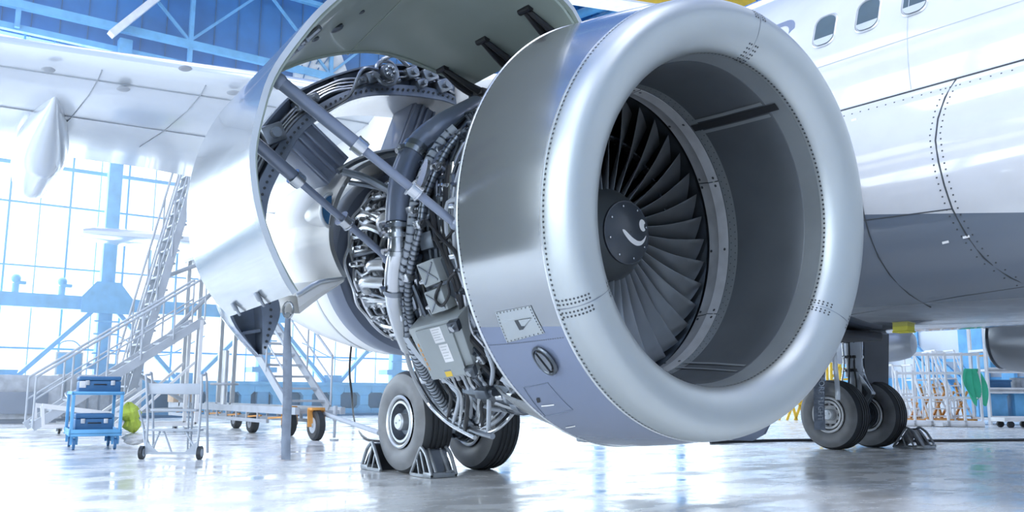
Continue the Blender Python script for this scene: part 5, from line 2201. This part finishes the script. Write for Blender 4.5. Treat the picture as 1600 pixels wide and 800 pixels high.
# ---- covered pallets and crate at far left
def covered(name, loc, s, label, seed, stripes):
    r_ = random.Random(seed)
    t = thing(name, label, 'covered crate', loc, 'covered crates along the far wall')
    mb_ = MB()
    N = 22
    rows = []
    for zf, g in ((0, 1.05), (.25, 1.02), (.5, 1.01), (.75, 1.0), (.93, .99), (1.0, .95), (1.005, .6), (1.0, .1)):
        row = []
        for k in range(4 * N):
            side, u = k // N, (k % N) / N * 2 - 1
            x, y = ((1, u), (-u, 1), (-1, -u), (u, -1))[side]
            f = g + .02 * math.sin(k * .9 + zf * 2 + seed) * (1 - zf * .5) + r_.uniform(-.006, .006)
            row.append(Vector((x * s[0] / 2 * f, y * s[1] / 2 * f, s[2] * zf + .12 + r_.uniform(-.01, .01) * (zf > .1))))
        rows.append(row)
    mb_.grid(rows, True)
    mb_.build('cloth_cover', ['sheet'], t)
    mb_ = MB()
    for k in range(stripes):
        y = -s[1] * .4 + s[1] * .8 * k / max(1, stripes - 1)
        mb_.box((s[0] * .525, y, s[2] * .5 + .1), (.02, .05, s[2] * .85))
    mb_.box((0, 0, .06), (s[0] * .96, s[1] * .96, .12))
    mb_.build('pallet', ['lowgrey'], t)
    return t


covered('covered_crate', (-24.3, .0, 0), (1.6, 1.9, 1.12), 'pale cloth covered crate at the far left edge under the windows', 1, 0)
mb = MB()
mb.box((0, 0, .28), (.06, 1.2, .56), None, .01)
pn = mb.build('panel', ['lowgrey'])
pn.location = (-23.36, .05, .25)
tag(pn, 'blue-grey flat panel leaning on the leftmost covered crate', 'panel')
covered('covered_crate', (-26.0, 2.3, 0), (1.4, 2.3, 1.18), 'striped cloth covered crate behind the low mobile stairs', 5, 7)
# cabinet on the wall
mb = MB()
mb.box((0, 0, 0), (.35, .75, .85), None, .03)
mb.m(1)
mb.box((.18, 0, 0), (.02, .66, .76), None, .01)
mb.tube([(.0, -.3, .4), (.1, -.25, .7), (.1, .1, .75), (.0, .4, .5)], .02, 6, 4)
cbx = mb.build('switch_cabinet', ['greypaint', 'lblue'])
c = at(106, 572, 0, XB + .9)
cbx.location = (XB + .9, c.y, c.z)
tag(cbx, 'grey switch cabinet on the window wall above the trolley', 'cabinet')
for px in (23, 96):
    mb = MB()
    mb.cyl((0, 0, 0), (0, 0, .28), .10, 14)
    mb.sphere((0, 0, .42), .14, 8)
    mb.box((0, .12, .3), (.2, .3, .10), None, .02)
    c = at(px, 462, 0, XB + .5)
    lp = mb.build('flood_lamp', ['lblue'])
    lp.location = (XB + .5, c.y, 3.76)
    tag(lp, 'small blue flood lamp on the wall girder, ' + ('at the left edge' if px < 50 else 'left of the column'), 'lamp', 'flood lamps on the girder')

# ---- hoses and cables
mb = MB()
mb.tube([(-14.2, 5.2, 5.0), at(549, 540, 0, -14.2), at(550, 620, 0, -14.0), at(555, 662, 2, .03), at(570, 684, 2, .02), at(600, 690, 2, .02), at(680, 700, 2, .02)], .022, 8, 8)
h = mb.build('hanging_hose', ['black'])
tag(h, 'thin dark hose hanging to the floor behind the near wheel', 'hose')
mb = MB()
mb.tube([at(1110, 691, 2, .02), at(1250, 688, 2, .02), at(1440, 689, 2, .02), at(1640, 687, 2, .02)], .03, 8, 8)
h = mb.build('floor_cable', ['black'])
tag(h, 'dark cable lying straight across the floor behind the far wheels', 'cable')
for k, (y0, y1) in enumerate(((3.2, 6.0), (9.5, 13.0), (13.0, 16.5))):
    mb = MB()
    mb.tube([(XB + .3, y0, 2.6), (XB + .3, (y0 + y1) / 2, 2.0), (XB + .3, y1, 2.7)], .02, 6, 10)
    h = mb.build('slack_cable', ['blue'])
    tag(h, ('slack cable looped across the windows left of the raised cowl', 'slack cable looped across the windows right of the raised cowl', 'slack cable looped across the windows above the near wheel')[k], 'cable', 'slack cables on the window wall')


# ---- right-hand background: steps, racks, scaffold
def step_frame(loc, rz, w, d, h, n_t, mt, label, grp, name='step_ladder', orange=False):
    t = thing(name, label, 'step ladder', loc, grp, rz)
    for k in (-1, 1):
        mb_ = MB()
        y = k * w / 2
        mb_.cyl((0, y, 0), (-d, y, h), .035, 8)
        mb_.cyl((-d, y, 0), (-d, y, h + .9), .035, 8)
        mb_.cyl((-d - .7, y, 0), (-d - .7, y, h + .9), .035, 8)
        mb_.cyl((-d, y, h + .9), (-d - .7, y, h + .9), .035, 8)
        mb_.cyl((0, y, .75), (-d, y, h + .9), .028, 8)
        mb_.cyl((0, y, 0), (0, y, .75), .028, 8)
        mb_.cyl((.1, y, .08), (-d - .8, y, .08), .045, 8)
        mb_.cyl((-d, y, .1), (-d - .7, y, h), .022, 8)
        mb_.build('side_frame', [mt], t)
    for i in range(n_t):
        f = (i + 1) / n_t
        mb_ = MB()
        mb_.box((-d * f, 0, h * f), (.24, w, .04), None, .005)
        mb_.build('tread', [mt], t)
    mb_ = MB()
    mb_.box((-d - .35, 0, h), (.7, w, .05), None, .005)
    mb_.cyl((-d - .7, -w / 2, h + .9), (-d - .7, w / 2, h + .9), .03, 8)
    mb_.build('platform', [mt], t)
    if orange:
        mb_ = MB()
        for k in (-1, 1):
            mb_.beam((-d - .1, k * w * .35, .12), (-.15, k * w * .35, h * .7), .06, .05)
            mb_.beam((-d * .4, k * w * .35, .12), (-d * .9, k * w * .35, h * .9), .06, .05)
        mb_.box((-d * .5, 0, .12), (d + .6, w * .8, .06))
        mb_.build('orange_brace', ['orange'], t, 'orange braces')
    return t


f1 = at(1425, 663, 2, 0)
fa = math.atan2(_r2.y, _r2.x)
g1 = 'white step ladders along the right wall'
step_frame(at(1428, 662, 2, 0), fa + PI * .5 + PI, .6, .6, .9, 4, 'whitesteel', 'short white step ladder with orange braces just right of the far wheels', g1, orange=True)
step_frame(at(1472, 662, 2, 0), fa + PI * .5 + PI, .6, 1.0, 1.35, 6, 'whitesteel', 'white step ladder with orange braces, middle of the three by the right wall', g1, orange=True)
step_frame(at(1508, 662, 2, 0), fa + PI * .5 + PI, .6, 1.0, 1.4, 6, 'whitesteel', 'white step ladder next to the green sheet by the right wall', g1, orange=True)
# guard rail in front of the ladders
gp = at(1405, 666, 2, 0)
gq = at(1536, 668, 2, 0)
gb = thing('guard_rail', 'white tubular guard rail in front of the step ladders', 'guard rail', gp)
d = gq - gp
mb = MB()
for z in (.12, .80, 1.48, 2.0):
    mb.cyl(Vector((0, 0, z)), d + Vector((0, 0, z)), .04, 8)
mb.build('rail', ['whitesteel'], gb)
for k in range(6):
    mb = MB()
    mb.cyl(d * (k / 5), d * (k / 5) + Vector((0, 0, 2.05 if k > 1 else 1.55)), .04, 8)
    mb.build('rail_post', ['whitesteel'], gb)
mb = MB()
mb.box(d * .5 + Vector((0, 0, .07)), (.3, .3, .1))
for k in range(5):
    mb.cyl(d * (.1 + .2 * k) + Vector((0, 0, .09)) - d.normalized() * .25, d * (.1 + .2 * k) + Vector((0, 0, .09)) + d.normalized() * .25, .09, 10)
mb.build('foot_weight', ['whitesteel'], gb)
# green sheet
c = at(1526, 607, 2, 1.2) if 0 else at(1524, 606, 0, at(1540, 664, 2, 0).x)
mb = MB()
rows = []
for i in range(10):
    t = i / 9
    rows.append([Vector((_r2.x, _r2.y, 0)) * ((j / 10 - .5) * (.7 + .5 * math.sin(PI * t)) + .25 * t) + Vector((.06 * math.sin(j * 1.9 + t * 2), 0, .75 - 1.5 * t * (1 - .15 * math.cos(j)))) for j in range(11)])
rows = [[Vector((p.x * .55, p.y * .55, p.z * .6)) for p in r_] for r_ in rows]
mb.grid(rows)
mb.grid([[p + Vector((-.01, .01, 0)) for p in r_] for r_ in rows])
gs = mb.build('sheet', ['green'])
gs.location = Vector((gq.x, gq.y, 1.15)) - d.normalized() * .22 + Vector((.06, -.06, 0))
tag(gs, 'bright green sheet hanging on the guard rail by the rack', 'sheet')
# storage rack
r0 = at(1548, 664, 2, 0)
rk = thing('storage_rack', 'tall white storage rack with three shelves at the right edge', 'rack', r0)
along = Vector((_r2.x, _r2.y, 0)).normalized()
deep = Vector((-along.y, along.x, 0))
for u in (0, 3.0):
    for v in (0, .9):
        mb = MB()
        mb.beam(along * u + deep * v, along * u + deep * v + Vector((0, 0, 3.6 if u == 0 else 2.3)), .10, .08)
        mb.build('rack_upright', ['whitesteel'], rk)
for z in (.18, 1.02, 1.62, 2.22):
    mb = MB()
    mb.beam(along * -.05 + deep * .45 + Vector((0, 0, z)), along * 3.1 + deep * .45 + Vector((0, 0, z)), .95, .07)
    mb.beam(along * -.05 + Vector((0, 0, z)), along * 3.1 + Vector((0, 0, z)), .05, .17)
    mb.build('rack_shelf', ['whitesteel'], rk)
for u, z, s, mt, lab in ((.35, .22, (.6, .6, .7), 'blue', 'blue bin on the bottom shelf of the white rack, at its left end'), (1.6, .22, (1.5, .6, .75), 'lblue', 'long light blue bin on the bottom shelf of the white rack'),
                         (.45, 1.06, (.7, .6, .28), 'dblue', 'dark blue bin on the second shelf of the white rack'), (1.5, 1.06, (.8, .6, .35), 'sheet', 'pale wrapped bundle on the second shelf of the white rack'),
                         (.55, 1.66, (.7, .6, .45), 'lblue', 'light blue box on the third shelf of the white rack'), (1.5, 1.66, (.8, .6, .4), 'gwall', 'white box on the third shelf of the white rack'), (2.3, 1.66, (.6, .6, .35), 'greypaint', 'grey box on the third shelf of the white rack')):
    mb = MB()
    mb.box((0, 0, s[2] / 2), s, Matrix.Rotation(fa, 3, 'Z'), .04)
    mb.m(1)
    mb.box((0, 0, s[2] - .03), (s[0] + .03, s[1] + .03, .05), Matrix.Rotation(fa, 3, 'Z'), .01)
    ob = mb.build('storage_bin' if 'bin' in lab else ('bundle' if 'bundle' in lab else 'storage_box'), [mt, 'orange' if z > 1 and 'box' in lab and u < 1 else mt])
    ob.location = r0 + along * u + deep * .45 + Vector((0, 0, z))
    tag(ob, lab, 'storage bin' if 'bin' in lab else ('bundle' if 'bundle' in lab else 'box'), 'goods on the white rack')
# flat dolly in front of the rack
dp = at(1560, 668, 2, 0)
dl = thing('flat_dolly', 'long low white dolly in front of the storage rack', 'dolly', dp)
mb = MB()
mb.beam(Vector((0, 0, .22)), along * 2.6 + Vector((0, 0, .30)), .7, .10)
mb.build('dolly_deck', ['whitesteel'], dl)
for u in (.2, .85, 2.2):
    mb = MB()
    c = along * u + Vector((0, 0, .09))
    mb.cyl(c - deep * .3, c - deep * .22, .09, 16)
    mb.cyl(c + deep * .22, c + deep * .3, .09, 16)
    mb.build('dolly_wheel', ['black'], dl)
# yellow scaffold tower behind the far wheels
p0 = at(1322, 652, 2, 0)
p0 = at(1300, 655, 1, 22.0)
p0.z = 0
ys = thing('scaffold_tower', 'yellow ladder scaffold behind the far wheels, right of the intake', 'scaffold', p0)
wd = abs((at(1348, 600, 1, 22.0) - at(1300, 600, 1, 22.0)).dot(along))
for u in (0, .45, 1):
    for v in (0, 1.2):
        mb = MB()
        mb.cyl(along * u * wd + deep * v, along * (u * wd + .12) + deep * v + Vector((0, 0, 4.2)), .05, 8)
        mb.build('scaffold_post', ['yellow'], ys)
for k in range(12):
    mb = MB()
    z = .3 + k * .34
    mb.cyl(along * .02 + Vector((0, 0, z)), along * wd + Vector((0, 0, z + .05)), .035, 8)
    mb.build('rung', ['yellow'], ys)
for k in range(4):
    mb = MB()
    mb.cyl(along * 0 + Vector((0, 0, .3 + k)), along * wd + Vector((0, 0, 1.3 + k)), .03, 8)
    mb.build('cross_brace', ['yellow'], ys)
# low yellow trestle left of it, under the lip
p1 = at(1226, 656, 1, 22.0)
p1.z = 0
yt = thing('trestle', 'low yellow trestle under the lower right of the intake lip', 'trestle', p1)
wd = (at(1262, 640, 1, 22.0) - at(1226, 640, 1, 22.0)).dot(along)
for z in (.55, .85, 1.1):
    mb = MB()
    mb.beam(along * .1 + Vector((0, 0, z)), along * (wd * 1.3) + Vector((0, 0, z)), .3, .08)
    mb.build('trestle_beam', ['yellow'], yt)
for u in (.1, .6, 1.1):
    mb = MB()
    mb.beam(along * (u * wd - .25), along * (u * wd + .2) + Vector((0, 0, 1.1)), .08, .08)
    mb.beam(along * (u * wd + .35), along * (u * wd + .1) + Vector((0, 0, 1.1)), .08, .08)
    mb.build('trestle_leg', ['yellow'], yt)
# ================================================================== light
w = bpy.data.worlds.new('daylight')
SC.world = w
w.use_nodes = True
bg = w.node_tree.nodes['Background']
bg.inputs[0].default_value = (.86, .94, 1.0, 1)
bg.inputs[1].default_value = 2.0


def area(name, loc, rot, sx_, sy_, power, col):
    l = bpy.data.lights.new(name, 'AREA')
    l.shape = 'RECTANGLE'
    l.size, l.size_y = sx_, sy_
    l.energy = power
    l.color = col
    o_ = bpy.data.objects.new(name, l)
    COL.objects.link(o_)
    o_.location = loc
    o_.rotation_euler = rot
    return o_


# daylight entering by the back and outboard windows
area('window_daylight', (XB - .4, 5, 6.5), (0, -PI / 2, 0), 11, 56, 9000, (.80, .92, 1))
area('side_daylight', (-4, YL - .6, 7), (PI / 2, 0, 0), 46, 10, 9000, (.9, .96, 1))
# unseen overhead fill lights, added; stronger in front to brighten the floor
for x in (-22, -14, -6, 2, 10):
    for y in (-14, 0, 14, 28):
        area('overhead_fill', (x, y, 17.4), (0, 0, 0), 5, 5, 700 if x > -4 and y < 5 else 200, (1, .99, .97))

SC.view_settings.view_transform = 'Standard'
SC.view_settings.look = 'None'
SC.view_settings.gamma = 1
SC.view_settings.use_curve_mapping = False
SC.view_settings.exposure = 0.0
c_ = SC.cycles
c_.max_bounces = 6
c_.diffuse_bounces = 3
c_.glossy_bounces = 4
c_.transmission_bounces = 2
c_.transparent_max_bounces = 8
c_.caustics_reflective = False
c_.caustics_refractive = False
c_.sample_clamp_indirect = 4

# scatter volume added to imitate the bloom of the back windows
m = bpy.data.materials.new('bloom_scatter')
m.use_nodes = True
nt = m.node_tree
nt.nodes.clear()
o = nt.nodes.new('ShaderNodeOutputMaterial')
v = nt.nodes.new('ShaderNodeVolumeScatter')
v.inputs['Color'].default_value = (.75, .90, 1, 1)
v.inputs['Density'].default_value = .018
v.inputs['Anisotropy'].default_value = .35
nt.links.new(v.outputs[0], o.inputs['Volume'])
M['bloom'] = m
mb = MB()
mb.box((-20, -4, 4.6), (14.6, 34, 9))
hz = mb.build('bloom', ['bloom'], smooth=False)
hz['kind'] = 'stuff'
hz['label'] = 'added scatter volume imitating window glow in the back of the hangar'
hz['category'] = 'bloom'
